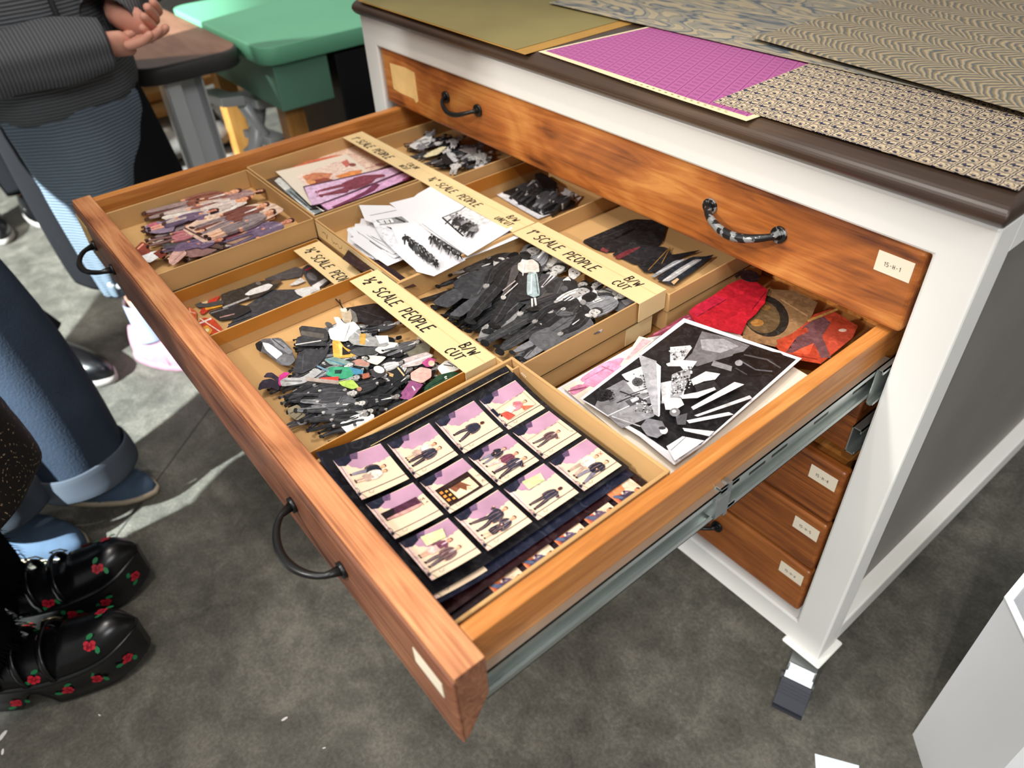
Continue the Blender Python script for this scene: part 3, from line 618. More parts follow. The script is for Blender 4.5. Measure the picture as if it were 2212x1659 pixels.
traced(R5, .7052, [([(1620,720),(1760,640),(1860,660),(1800,740),(1700,790),(1640,770)], '#59585b'), ([(1700,700),(1830,650),(1850,680),(1740,740)], '#8b898b')], 'grey cut-out coat in the near far corner of the one inch box')
traced(R5, .7065, [([(365,555),(430,500),(560,480),(600,430),(690,440),(790,470),(810,510),(770,560),(640,640),(540,690),(440,680),(380,620)], '#37373a'),
  ([(380,600),(450,670),(330,760),(225,735),(200,715),(280,650)], '#3f3f43'), ([(490,690),(620,640),(600,700),(420,840),(330,820),(420,740)], '#444448'), (ell(718,405,34,36,12), '#a8a4a0'), ([(685,385),(715,362),(755,380),(750,395),(700,392)], '#1d1b1b'),
  (line([(640,520),(560,650)], 8), '#56565a'), ([(330,820),(420,840),(410,860),(330,845)], '#151515')], 'cut-out man in a wide dark overcoat walking away, left side of the one inch box', group=None)
traced(R5, .7085, [([(900,800),(895,840),(960,862),(1060,852),(1180,795),(1250,715),(1250,660),(1190,635),(1100,640),(1010,690),(940,740)], '#4e4b47'), (line([(960,820),(1220,680)], 6), '#6d6a64'), (line([(1000,760),(1200,650)], 5), '#38352f'), (line([(940,840),(1120,800)], 5), '#67635c')], 'oval dark cut-out table top under the standing woman', 'cut-out', 'cutout_table')
traced(R5, .7085, [([(1090,590),(1190,520),(1270,510),(1350,540),(1358,600),(1300,660),(1200,670),(1120,640)], '#2a2a2c'), ([(1282,455),(1330,420),(1388,440),(1375,495),(1325,530),(1285,505)], '#cfcac6'), ([(1320,425),(1388,440),(1380,480),(1350,450)], '#262425'), (line([(1240,540),(1280,510),(1300,540)], 8), '#dedbd8'), (ell(1318,470,8,4,8), '#2a2827'), (ell(1350,485,8,4,8), '#2a2827'), (ell(1250,605,30,22,10), '#57555a')], 'cut-out man with a bright face and open white collar, centre of the one inch box')
traced(R5, .7095, [([(880,400),(940,378),(1000,368),(1045,405),(1052,470),(1000,465),(920,480),(880,450)], '#d6cbc2'), ([(880,480),(960,478),(975,690),(880,712)], '#232325'), ([(955,480),(1032,470),(1058,660),(1010,678),(950,655)], '#9fb0b2'), (line([(990,490),(985,650)], 9), '#e3e5e4'), (line([(1020,490),(1040,650)], 7), '#5d6667'),
  ([(985,690),(1000,690),(1002,755),(988,757)], '#d9d4cf'), ([(1008,685),(1024,685),(1032,745),(1018,750)], '#d9d4cf'), ([(940,780),(1040,760),(1048,790),(990,800)], '#161616'), ([(890,320),(950,308),(990,340),(960,372),(905,362)], '#1b1a1a'), (line([(930,400),(920,500)], 9), '#f0ebe6')], 'cut-out woman from behind in a white blouse and pale skirt, standing on the oval table')
traced(R5, .7090, [([(830,430),(900,400),(890,470),(800,640),(740,680),(800,560)], '#4c4848'), (line([(860,540),(760,620)], 8), '#b9aca6'), (line([(880,560),(770,660)], 7), '#d2c8c2'), (ell(765,675,22,16,10), '#b2aca7')], 'cut-out of a creased grey sleeve and hand beside the standing woman')
traced(R5, .7062, [([(600,900),(760,830),(880,760),(900,820),(760,930),(640,990),(560,1000)], '#8b8987'), (line([(640,900),(800,860)], 8), '#d0cdca'), ([(560,1000),(640,980),(600,1040),(560,1020)], '#5b5a5b')], 'grey creased cut-out clothing at the front left of the one inch box')
FG = lambda z, foot, head, pal, kind, seed, label, **k: traced(R5, z, [('fig', foot, head, pal, kind, seed)], label, **k)
FG(.7068, (560,905), (1010,270), BW[4], 'man', 3, 'cut-out man in long black trousers running from the overcoat to the standing woman')
FG(.7072, (690,985), (1240,420), BW[1], 'man', 14, 'cut-out man in charcoal with a pale face left of the bright faced man')
FG(.7090, (640,1080), (1440,600), BW[0], 'man', 21, 'cut-out man in a dark suit lying across the near half of the one inch box')
FG(.7096, (800,1130), (1500,660), BW[4], 'back', 5, 'cut-out man seen from behind in black at the near front of the one inch box')
FG(.7098, (860,1150), (1530,770), BW[3], 'coat', 33, 'cut-out figure in a grey long coat along the near wall of the one inch box')
FG(.7088, (1010,900), (1560,560), BW[2], 'woman', 41, 'cut-out woman in a white top below the CUT lettering of the one inch box')
FG(.7086, (1180,900), (1730,610), BW[1], 'man', 46, 'cut-out man whose head lies near the striped light shirt')
FG(.7094, (1200,880), (1740,650), BW[5], 'man', 57, 'pale grey cut-out man in the near far corner of the one inch box')
FG(.7066, (840,560), (1130,270), BW[5], 'woman', 62, 'pale cut-out woman at the far end of the one inch box')
# ------------------------------------------------------------------ half inch box
Z5 = MID + .0022
R4 = (450, 600, 3.403)
rr5 = random.Random(9)
scatter(51, 46, -.60, -.58, -.41, -.39, Z5, Z5 + .010, .055, .09, [BW[0], BW[1], BW[4], BW[3], BW[0], BW[2]], 'small black and white cut-out person in the heap of the half inch scale box', 'cut-outs heaped in the half inch scale box', 30, variants=12)
scatter(52, 26, -.535, -.60, -.405, -.44, Z5 + .008, Z5 + .014, .06, .088, [BW[0], BW[4], BW[1], BW[5]], 'small dark suited cut-out person lying in the front row of the half inch box', 'front row cut-outs in the half inch scale box', 16, ('man', 'back', 'man', 'coat'), variants=8, base=-8)
T = lambda z, layers, label, **k: traced(R4, z, layers, label, **k)
zz = Z5 + .012
T(zz, [([(1000,225),(1110,205),(1240,185),(1375,280),(1330,345),(1190,355),(1090,310)], '#201e20'), (line([(1120,240),(1300,300)], 5), '#353336')], 'large blackish cut-out jacket under the half inch box flap')
T(zz + .0002, [([(970,235),(1010,215),(1050,230),(1060,290),(1040,345),(985,315)], '#b9a78e'), (ell(995,235,26,14,10,.2), '#d5cabb'), ([(1040,225),(1085,260),(1100,320),(1060,345),(1055,280)], '#6f6b66')], 'cut-out of two capped men in tan jackets, far corner of the half inch box')
T(zz + .0004, [(line([(935,155),(965,185),(985,220)], 9), '#1a1716'), (line([(965,160),(975,200),(990,225)], 8), '#1a1716')], 'pair of thin black cut-out twigs behind the capped men', cat='cut-out', name='cutout_twig')
T(zz, [([(665,370),(690,352),(860,372),(882,400),(880,460),(840,465),(680,425)], '#3b3a3a'), (line([(680,405),(850,430)], 34), '#5c5650')], 'cut-out grey textured sofa in the half inch box', cat='cut-out', name='cutout_sofa')
T(zz + .0003, [([(650,440),(700,420),(860,470),(880,500),(640,500)], '#38383b'), (line([(640,492),(830,462)], 7), '#cfccc8')], 'dark cut-out board with a pale edge below the sofa', cat='cut-out', name='cutout_board')
T(zz + .0006, [([(655,560),(720,520),(850,530),(895,480),(880,540),(860,580),(800,650),(690,705),(620,690),(640,620)], '#3a3a3d'), (line([(700,560),(690,680)], 8), '#4a4a4e')], 'large dark grey cut-out coat in the middle of the half inch box')
T(zz + .0009, [([(350,490),(400,450),(530,440),(610,520),(640,600),(600,650),(530,640),(430,560),(360,530)], '#57575a'), ([(395,475),(450,485),(552,560),(515,610),(420,530)], '#e0dfdd'), ([(450,440),(540,470),(625,545),(600,565),(500,510)], '#7e7e82'), (line([(470,450),(560,520)], 6), '#2b2b2c'), ([(500,600),(552,560),(630,580),(640,610),(600,650),(540,632)], '#6a6a6d'), ([(345,490),(380,465),(400,480),(385,545),(355,525)], '#1b1b1b')], 'cut-out group of white and grey trousers at the left of the half inch box')
T(zz + .0012, [([(880,385),(950,350),(920,290),(960,290),(1000,340),(1070,320),(1120,375),(1090,440),(1000,470),(900,455)], '#eae9e7'), ([(1020,450),(1110,370),(1200,430),(1330,490),(1300,510),(1160,505),(1060,490)], '#9c9b99'), (line([(1080,400),(1180,470)], 8), '#cfcecc'), ([(1115,410),(1162,415),(1150,497),(1112,487)], '#c89a4a'), ([(1230,430),(1320,430),(1330,480),(1260,490)], '#f0efed'), (ell(885,345,28,16,10,.3), '#5a5855'), (line([(1040,345),(1000,460)], 5), '#bcbab8')], 'cut-out man in a bright white shirt and grey trousers held by a strip of tape')
T(zz + .001, [([(910,460),(955,448),(1000,510),(1100,560),(1060,580),(978,590),(920,590)], '#e2a648'), ([(960,480),(1010,530),(1050,560),(985,570),(960,540)], '#2a2520'), ([(950,450),(985,500),(985,580),(970,585)], '#f0c374')], 'orange cut-out frame under the white shirted man', cat='cut-out', name='cutout_scrap')
T(zz + .0014, [([(1025,545),(1100,510),(1220,510),(1290,495),(1230,560),(1100,575)], '#4a4a4b'), ([(1220,530),(1300,470),(1400,480),(1350,530),(1270,560)], '#dad7d2')], 'cut-out man in a white top and dark trousers lying just below the taped one')
T(zz + .0012, [([(1270,540),(1380,520),(1445,560),(1400,585),(1280,570)], '#1e1e1f')], 'black oval cut-out scrap right of the white scrap', cat='cut-out', name='cutout_scrap')
T(zz + .0013, [([(1120,582),(1180,570),(1310,580),(1270,620),(1240,640),(1180,622)], '#efe5d0')], 'cream torn scrap in the middle of the half inch box', cat='cut-out', name='cutout_scrap')
T(zz + .0036, [([(850,600),(930,580),(1050,620),(1190,640),(1170,660),(1050,640),(900,640)], '#7d958f'), ([(1040,620),(1110,595),(1190,630),(1170,655),(1060,640)], '#b9897a'), (line([(870,600),(1000,640)], 8), '#4f7f94')], 'painted cut-out person in teal and brown lying across the middle')
T(zz + .0042, [([(885,655),(1040,655),(1075,700),(1050,740),(960,740),(865,715)], '#3f9a74'), ([(1035,655),(1140,680),(1135,715),(1070,712)], '#4a87a6'), ([(930,680),(985,675),(975,705),(930,705)], '#1f3f36'), ([(1090,715),(1180,700),(1190,730),(1140,745)], '#a0604a'), (line([(800,650),(890,690)], 10), '#6f8fa8')], 'painted cut-out person in a bright green shirt')
T(zz + .0046, [([(820,735),(960,725),(955,760),(840,765)], '#d8443a'), ([(950,765),(1060,748),(1110,805),(1060,820),(985,795)], '#a9c65a'), (line([(720,745),(960,770)], 26), '#a2938a'), (ell(1110,820,20,16,8), '#c08a72')], 'painted cut-out person in red and lime green')
T(zz + .0040, [([(525,760),(560,735),(680,735),(800,665),(840,690),(760,745),(700,775),(540,800)], '#a9a8a8'), (line([(560,760),(690,760)], 7), '#6b6a6b')], 'cut-out pair of pale grey trousers left of the green shirt')
T(zz + .0010, [([(365,820),(375,780),(400,752),(460,740),(525,775),(520,830),(470,810),(410,790),(385,825)], '#2b2430'), ([(405,730),(430,700),(470,697),(540,750),(530,790),(470,735)], '#332a38'), ([(520,720),(560,695),(600,700),(560,740),(530,800),(515,780)], '#c93a86')], 'cut-out kicking legs in purple trousers with a magenta top at the left edge')
T(zz + .0042, [([(1485,700),(1560,655),(1640,672),(1640,730),(1570,775),(1490,750)], '#e8a79c'), ([(1485,755),(1580,785),(1480,905),(1395,880)], '#8e4f78'), ([(1568,625),(1620,588),(1672,600),(1655,650),(1600,655)], '#b0487e'), (ell(1640,630,24,22,10), '#e9bca6'), (line([(1500,800),(1520,830)], 10), '#f0e6ec'), (ell(1440,920,34,20,10,-.6), '#2e2a2c')], 'painted cut-out woman with magenta hair, pink blouse and purple skirt')
T(zz + .0016, [([(1590,800),(1690,715),(1800,688),(1862,705),(1790,775),(1680,830),(1585,855)], '#20402c'), ([(1735,728),(1752,722),(1756,742),(1740,746)], '#f0f0ec'), (line([(1620,800),(1760,730)], 5), '#152b1d')], 'dark green cut-out coat by the near wall of the half inch box')
T(zz + .0012, [([(1680,660),(1750,605),(1880,635),(1840,675),(1720,715)], '#eceae3'), (line([(1730,640),(1800,650)], 6), '#2f2f2f'), (line([(1760,620),(1830,660)], 5), '#3f3f3f')], 'white spotted scrap above the dark green coat', cat='cut-out', name='cutout_scrap')
T(zz + .0008, [([(1420,600),(1600,545),(1660,570),(1560,640),(1430,660)], '#bfb1ae'), (line([(1440,640),(1640,570)], 12), '#e4dcd8')], 'pale pink creased cut-out skirt above the magenta haired woman')
T(zz + .0006, [([(1430,510),(1500,450),(1640,480),(1620,570),(1480,585)], '#6b675a'), (ell(1500,480,26,18,10), '#8d7a66'), (ell(1570,450,40,20,10,.3), '#c3b49c')], 'cut-out crowd in olive jackets close to the flap')
T(zz + .0010, [([(1240,650),(1320,600),(1420,660),(1460,720),(1400,790),(1320,740)], '#242426'), (line([(1360,620),(1440,720)], 12), '#d9b98a'), (line([(1300,700),(1360,720)], 22), '#c9a56f')], 'dark cut-out scrap with tan edges in the right of the half inch box', cat='cut-out', name='cutout_scrap')
T(zz + .0044, [([(1195,680),(1240,645),(1300,665),(1300,710),(1240,740),(1200,720)], '#3a393a'), (ell(1255,675,42,26,12,.3), '#d6d4d1')], 'cut-out head in a white cap beside the green shirt')
FH = lambda dz, foot, head, pal, kind, seed, label: traced(R4, zz + dz, [('fig', foot, head, pal, kind, seed)], label)
FH(.0026, (560,835), (1130,735), BW[0], 'man', 2, 'slim dark cut-out man directly under the painted people')
FH(.0029, (590,890), (1110,850), BW[1], 'man', 4, 'charcoal cut-out man in the second row from the painted people')
FH(.0026, (900,880), (1300,765), BW[0], 'back', 8, 'dark cut-out man seen from behind right of the lime green person')
FH(.0032, (640,945), (1170,930), BW[3], 'man', 9, 'grey suited cut-out man in the front rows of the half inch box')
FH(.0030, (980,960), (1420,870), BW[4], 'coat', 12, 'wide black cut-out coat with its head near the near wall')
FH(.0035, (690,1010), (1230,985), BW[0], 'man', 17, 'dark suited cut-out man just above the bright white shirt')
FH(.0038, (720,1090), (1190,1010), BW[4], 'man', 19, 'black suited cut-out man left of the bright white shirt')
FH(.0040, (830,1200), (1250,1040), BW[1], 'man', 23, 'dark cut-out man under the bright white shirt at the front')
FH(.0020, (1290,560), (1560,470), BW[3], 'man', 26, 'grey cut-out man below the lettered flap of the half inch box')
FH(.0016, (1120,400), (1420,330), BW[1], 'man', 28, 'small cut-out man right of the blackish jacket')
FH(.0022, (1180,700), (1440,620), BW[2], 'man', 31, 'small cut-out person in a white top above the dark tan edged scrap')
FH(.0024, (1290,860), (1480,720), BW[4], 'man', 36, 'black cut-out person behind the purple skirt')
T(zz + .005, [([(960,1075),(1060,1015),(1160,985),(1222,1008),(1205,1070),(1050,1162),(1010,1130)], '#ecebe8'), (line([(1010,1090),(1190,1010)], 5), '#bdbbb8'), (line([(1040,1130),(1200,1050)], 5), '#c8c6c3'), (line([(1000,1065),(1100,1020)], 4), '#cfcdca')], 'bright white cut-out shirt at the front of the half inch box')
T(zz + .004, [([(870,1200),(940,1185),(1020,1195),(1010,1225),(930,1235)], '#4a3a36'), (line([(930,1210),(1000,1205)], 14), '#c5503a')], 'small red and black cut-out scrap at the front wall', cat='cut-out', name='cutout_scrap')
T(zz + .001, [([(580,960),(660,930),(720,1010),(650,1050),(590,1010)], '#8b8069'), (line([(600,1000),(680,960)], 10), '#5d5547'), (line([(640,1040),(690,1000)], 8), '#4f4a40')], 'olive and tan cut-out scraps at the left front of the half inch box', cat='cut-out', name='cutout_scrap')
# ------------------------------------------------------------------ far front box: brown and mauve cut-outs
R1 = (220, 360, 4.424); Z1 = MID + .0022
scatter(11, 44, -1.09, -.575, -.91, -.37, Z1, Z1 + .014, .10, .15, CL, 'brown and mauve cut-out person in the heap of the far front box', 'cut-outs heaped in the far front box', 16, variants=12)
T = lambda z, layers, label, **k: traced(R1, z, layers, label, **k)
z1_ = .706
T(z1_, [([(380,450),(760,330),(1200,240),(1300,230),(1280,290),(900,370),(430,470)], '#6a3f3a'), (line([(820,330),(1180,260)], 18), '#d9b8a4')], 'long narrow brown cut-out pair at the far wall of the far front box')
T(z1_ + .001, [([(560,490),(720,430),(1160,370),(1380,330),(1390,350),(1180,440),(880,510),(660,530)], '#dccfc6'), (line([(700,530),(880,480)], 26), '#e0a37e'), (line([(720,440),(1180,370)], 5), '#3a2c2e'), ([(1180,370),(1260,290),(1330,320),(1260,380)], '#e6d8d0'), (ell(1400,300,50,24,10,-.3), '#e79a6c')], 'white suited cut-out person above the tan backed couple')
T(z1_ + .0016, [([(420,560),(540,520),(700,560),(680,620),(520,640),(420,620)], '#8e7c90'), ([(430,560),(520,530),(560,570),(480,600)], '#c4687c')], 'mauve cut-out coat with a pink shoulder at the left of the heap')
T(z1_ + .003, [([(770,600),(960,480),(1200,430),(1440,360),(1640,350),(1750,415),(1600,500),(1300,610),(980,735),(850,660)], '#d9b9a3'), ([(870,610),(1180,460),(1390,380),(1540,375),(1560,410),(1300,500),(1170,520),(920,620)], '#6f4238'), ([(1080,640),(1300,500),(1480,440),(1620,440),(1560,500),(1240,640),(1140,690)], '#9a8b8a'), (line([(900,640),(1170,525)], 16), '#d9b9a3'), (line([(790,590),(1000,700)], 16), '#6a4a44'), ('fig', (880,625), (1600,365), dict(CL[0], fold='#5a352e'), 'man', 5), ('fig', (1000,700), (1660,440), dict(CL[4], top='#8f8080', bottom='#857676', fold='#6b5d5d'), 'woman', 9)], 'tan backed cut-out of a couple in brown and grey, topmost in the far front box')
T(z1_ + .001, [([(570,740),(860,690),(900,720),(700,800),(600,780)], '#4c4a49')], 'dark grey cut-out trousers under the tan backed couple')
T(z1_ + .002, [([(640,870),(690,800),(770,775),(815,830),(740,900),(680,945),(640,920)], '#c9a096'), (line([(690,900),(790,800)], 6), '#a0766d')], 'leaf shaped pinkish cut-out at the front of the far box', cat='cut-out', name='cutout_scrap')
T(z1_, [([(370,860),(440,820),(560,800),(570,850),(450,922)], '#e9e7ea'), ([(310,790),(380,720),(440,740),(470,820),(360,860)], '#8b4334'), (line([(340,790),(400,740)], 14), '#f0a184'), ([(490,830),(560,790),(620,840),(560,880)], '#7d3a2c')], 'white and rust cut-out at the left corner of the far front box')
T(z1_ + .001, [([(800,790),(1000,780),(1110,790),(980,850),(830,870)], '#8c6a66'), (line([(980,740),(1160,770)], 40), '#5d463f')], 'mauve brown cut-out coat at the front wall of the far box')
T(z1_ + .0015, [([(1180,730),(1330,640),(1420,590),(1560,560),(1480,680),(1260,740)], '#a8836a'), ([(1360,640),(1440,580),(1540,540),(1480,660)], '#7b5f7b'), (line([(1390,660),(1500,580)], 8), '#d8c6d4')], 'plaid purple and tan cut-out at the near wall of the far front box')
FB = lambda dz, foot, head, pal, kind, seed, label: traced(R1, z1_ + dz, [('fig', foot, head, pal, kind, seed)], label)
FB(.0012, (390,480), (1330,225), CL[0], 'man', 3, 'brown suited cut-out man nearest the far wall of the far front box')
FB(.0020, (560,500), (1420,300), CL[1], 'man', 6, 'cream suited cut-out man above the tan backed couple')
FB(.0018, (430,600), (1120,420), CL[2], 'woman', 8, 'mauve cut-out woman half under the tan backed couple')
FB(.0022, (420,740), (1000,610), CL[3], 'man', 11, 'pink topped cut-out person at the left of the far front heap')
FB(.0024, (560,800), (1180,700), CL[2], 'coat', 13, 'plum coated cut-out person below the tan backed couple')
FB(.0020, (1150,760), (1830,510), CL[2], 'man', 17, 'purple cut-out man at the near wall of the far front box')
FB(.0014, (900,330), (1560,240), CL[4], 'woman', 19, 'dusty rose cut-out woman at the back of the far front heap')
# ------------------------------------------------------------------ low box
RB = (380, 530, 4.424); Z4 = .6568
T = lambda z, layers, label, **k: traced(RB, z, layers, label, **k)
T(Z4, [([(480,800),(640,600),(900,430),(1130,420),(1300,500),(1480,440),(1560,420),(1300,540),(1000,640),(700,760),(520,830)], '#3b3d42'), (line([(500,760),(720,680)], 8), '#101012')], 'very large plain charcoal cut-out coat filling the low box')
T(Z4 + .001, [([(830,290),(1000,220),(1120,195),(1220,230),(1200,300),(1000,330),(860,330)], '#4d4a4d'), (line([(860,300),(1180,250)], 6), '#5f5c5f')], 'grey brown cut-out coat at the far end of the low box')
T(Z4 + .002, [([(1200,230),(1260,180),(1330,220),(1420,280),(1480,340),(1400,400),(1280,380),(1230,300)], '#3f4043'), (ell(1300,300,56,32,10,.5), '#6b6c70'), ([(1080,385),(1190,310),(1240,340),(1160,375)], '#d4d2cf'), ([(1130,430),(1260,400),(1370,390),(1380,430),(1310,450),(1240,510),(1160,470)], '#d9d8d6'), (line([(1230,240),(1300,215)], 14), '#a03a44'), ([(1300,390),(1420,320),(1450,340),(1360,410)], '#e5e3e1')], 'cut-out cluster of women in white and grey under the low box flap')
T(Z4 + .003, [([(430,460),(640,400),(760,350),(900,330),(1010,330),(960,400),(800,490),(560,560),(440,580)], '#34312f'), ([(655,470),(720,420),(880,365),(930,380),(880,430),(700,480)], '#e3e1de'), (ell(960,350,52,22,10,-.2), '#5a4c3f'), (line([(450,600),(700,500)], 16), '#a9a6a3'), (ell(790,365,26,18,10), '#6c6763')], 'cut-out person in a long dark skirt and white apron, topmost in the low box')
T(Z4 + .0035, [([(165,520),(200,505),(260,560),(450,520),(460,560),(300,590),(210,590),(170,555)], '#47484a')], 'cut-out dark curled sleeve at the left of the low box')
T(Z4 + .002, [([(170,490),(250,450),(310,500),(300,560),(240,560),(220,520)], '#d8c79e')], 'cream scalloped scrap at the left of the low box', cat='cut-out', name='cutout_scrap')
T(Z4 + .002, [([(220,640),(420,410),(460,430),(340,600),(260,660)], '#bf3a2c'), (line([(280,600),(440,560)], 40), '#e0a23a')], 'red and yellow cut-out strip at the front of the low box', cat='cut-out', name='cutout_scrap')
T(Z4 + .003, [([(490,400),(590,360),(625,385),(540,440),(470,440)], '#d9a94c'), ([(510,400),(580,365),(600,390),(540,425)], '#c7c0c4')], 'yellow and lilac checked scrap at the far side of the low box', cat='cut-out', name='cutout_scrap')
T(Z4 + .0026, [([(60,610),(130,590),(200,630),(200,720),(140,720),(90,670)], '#c9633a'), (line([(80,620),(190,650)], 8), '#eeb9a0'), (line([(130,600),(150,710)], 8), '#f0c4ac')], 'rust orange patterned scrap at the front wall of the low box', cat='cut-out', name='cutout_scrap')
T(Z4 + .0032, [([(190,760),(260,690),(360,700),(440,790),(450,840),(370,840),(250,870)], '#c4472c'), ([(230,800),(300,760),(350,810),(320,860),(250,860)], '#e09a38'), (line([(230,700),(430,830)], 10), '#f0d0c0'), (line([(220,750),(340,700)], 16), '#f2d8d0'), (ell(300,812,22,16,10), '#f1dfae')], 'orange and red patterned cut-out dress at the front corner of the low box')
T(Z4 + .0025, [([(300,640),(560,560),(700,580),(720,625),(560,700),(420,720)], '#2a2b2e'), (line([(420,690),(560,655)], 9), '#b98e88'), (line([(330,650),(500,600)], 10), '#707176')], 'dark cut-out legs below the white apron person')
# ------------------------------------------------------------------ boxes under the top drawer
scatter(71, 30, -1.06, -.07, -.87, .07, MID + .003, MID + .018, .045, .075, [BW[2], BW[5], BW[0], BW[3], BW[4]], 'small grey and white cut-out scrap person in the box behind the colour prints', 'cut-outs in the grey scraps box', 60, variants=10)
scatter(72, 26, -1.07, -.07, -.87, .08, MID + .010, MID + .022, .045, .07, [BW[2], BW[5], dict(BW[5], top='#cfcdca', bottom='#b5b3b1')], 'small pale cut-out scrap person on top of the grey scraps box', 'pale cut-outs on top in the grey scraps box', 70, variants=9)
R8 = (830, 240, 4.809)
T = lambda z, layers, label, **k: traced(R8, z, layers, label, **k)
T(.708, [([(400,470),(480,420),(590,370),(650,370),(560,450),(440,480)], '#ecdfb4')], 'cream scrap on the heap of the grey scraps box', cat='cut-out', name='cutout_scrap')
T(.708, [([(760,400),(960,370),(980,440),(940,470),(850,410)], '#a39a98')], 'greyish pink square scrap near the top drawer', cat='cut-out', name='cutout_scrap')
T(.707, [([(640,440),(700,430),(770,520),(720,530)], '#c9cacb'), ([(580,470),(640,430),(700,540),(640,560)], '#272727')], 'dark cut-out with a silvery stripe in the grey scraps box')
T(.707, [([(250,360),(420,260),(500,240),(480,340),(330,400)], '#dcdcdc'), (line([(300,330),(440,290)], 14), '#a9a29a'), (line([(330,380),(470,330)], 12), '#77716c')], 'white creased cut-out at the left of the grey scraps box')
T(.6575, [([(1030,790),(1280,600),(1620,650),(2050,900),(1970,985),(1600,1130)], '#dcdbe0')], 'white backing print in the low box with group cut-outs', cat='photo', name='photo_print', smooth=0)
T(.6585, [([(1220,850),(1380,720),(1480,710),(1560,740),(1540,830),(1440,880),(1320,880)], '#1d1c1d'), ([(1440,850),(1560,780),(1640,770),(1620,840),(1480,880)], '#b5aeab')], 'black cut-out group at the left of the low rear box')
T(.6590, [([(1300,880),(1480,880),(1640,860),(1800,870),(1990,940),(1980,990),(1780,1060),(1640,1090),(1400,960)], '#222122'), (ell(1740,920,72,40,12,-.3), '#a8a19d'), ([(1590,1030),(1660,1000),(1710,1040),(1640,1080)], '#b9b8b7'), (line([(1700,1060),(1900,960)], 8), '#4a443f'), ('fig', (1330,920), (1560,730), BW[1], 'man', 3), ('fig', (1440,980), (1660,780), BW[0], 'man', 4), ('fig', (1560,1040), (1800,830), BW[3], 'coat', 5), ('fig', (1680,1080), (1960,900), BW[1], 'man', 6), ([(1560,720),(1640,700),(1800,800),(1780,870),(1640,860)], '#1a191a')], 'wide cut-out crowd of dark figures with one pale face in the low rear box')
R9 = (1240, 430, 6.9125); G9 = 'b9'
T = lambda z, layers, label, **k: traced(R9, z, layers, label, **k)
Z9 = MID + .004
T(Z9, [([(110,630),(480,470),(880,300),(1400,330),(1300,700),(900,760),(480,800),(300,740)], '#262526'), (line([(300,620),(800,430)], 8), '#3b3a3b'), ([(560,610),(800,480),(960,400),(900,470),(620,600)], '#0f0f10')], 'cut-out of broad black trousers nearest the far wall of the tucked-in box')
T(Z9 + .001, [([(390,760),(430,720),(520,770),(490,800)], '#7d3b3e')], 'small maroon cut-out shoe in the tucked-in box', cat='cut-out', name='cutout_scrap')
T(Z9 + .001, [([(560,830),(720,740),(960,690),(1400,720),(1500,900),(1150,920),(900,980),(700,880)], '#2b2a2c'), ([(600,860),(800,760),(1010,705),(900,780),(700,890),(650,890)], '#6d2f34')], 'cut-out trousers with a maroon stripe in the tucked-in box')
T(Z9 + .002, [([(920,960),(1160,880),(1400,840),(1700,800),(1900,760),(1500,920),(1280,1080),(1060,1100)], '#232324'), (line([(1110,1060),(1430,720)], 8), '#a87b3c'), (line([(1310,960),(1440,715)], 7), '#b98a46')], 'cut-out dark legs with two thin tan sticks in the tucked-in box')
T(Z9 + .003, [([(1150,1150),(1280,1060),(1500,920),(1690,890),(1560,960),(1300,1110),(1200,1170)], '#8c8e92'), (line([(1230,1110),(1640,900)], 14), '#c9cacc')], 'shiny pale grey cut-out leg in the tucked-in box')
T(Z9 + .004, [([(1300,1230),(1560,1040),(1800,900),(1920,900),(1700,1040),(1440,1220)], '#a8a6a5'), (line([(1330,1220),(1860,910)], 16), '#d0cecc')], 'second pale grey cut-out leg near the near wall of the tucked-in box')
T(Z9 + .0035, [([(1220,1190),(1500,1000),(1760,860),(1940,860),(2100,830),(1760,1100),(1640,1180),(1480,1290),(1390,1260)], '#262b31'), ([(1450,1240),(1540,1180),(1570,1200),(1490,1280)], '#d9b083')], 'cut-out blue black legs with a tan cuff by the near wall of the tucked-in box')
# ------------------------------------------------------------------ colour prints box
R2 = (550, 240, 3.687)
WP = plain('white_print_paper', '#dedde0', 0.4, spec=0.4, var=0.015, vscale=10)
CP = plain('cream_print_border', '#e2d7c6', 0.4, spec=0.4)
NB = lambda x, y, z: (x, y, z)
T = lambda z, layers, label, **k: traced(R2, z, layers, label, cat='photo', name='photo_print', smooth=0, **k)
T(.692, [([(80,560),(260,500),(640,640),(560,830),(450,840)], '#4a3b30')], 'dark brown print at the bottom of the colour prints box')
T(.694, [([(160,560),(190,535),(290,545),(420,690),(550,800),(470,835),(260,650)], '#cfd2cd'), ([(240,640),(290,610),(430,720),(550,800),(490,830),(330,700)], '#8b9498'), (line([(280,640),(420,760)], 10), '#3e4246'), (line([(330,650),(480,790)], 12), '#4b5054'), (line([(440,790),(530,780)], 14), '#2c2e30')], 'black and white print scrap at the left of the colour prints box')
T(.698, [([(215,500),(830,250),(1110,420),(880,500),(480,640)], '#e4c4b2'), ([(215,490),(430,400),(640,355),(750,350),(620,420),(250,505)], '#c96f52'), (line([(300,470),(520,400)], 12), '#8f3f30'), (line([(880,460),(1090,410)], 5), '#b9837d'), (ell(1000,430,40,14,8), '#b07a78')], 'peach toned print with a red strip under the flap of the colour prints box')
T(.702, [([(170,490),(735,348),(890,470),(1000,570),(450,760),(250,560)], CP), ([(330,520),(725,380),(880,490),(900,560),(460,660)], '#e6c9ba'), ([(380,520),(480,490),(620,495),(580,560),(440,590)], '#c9805e'), ([(430,560),(560,530),(640,550),(560,590),(450,585)], '#8e4638'), ([(640,520),(760,480),(860,470),(840,510),(700,540)], '#e08a4a'), ([(690,410),(740,390),(760,430),(730,450)], '#c06a60'), (ell(780,430,30,14,8), '#8a4a44'), (ell(450,565,40,16,8), '#e0965e')], 'white bordered orange snapshot in the colour prints box')
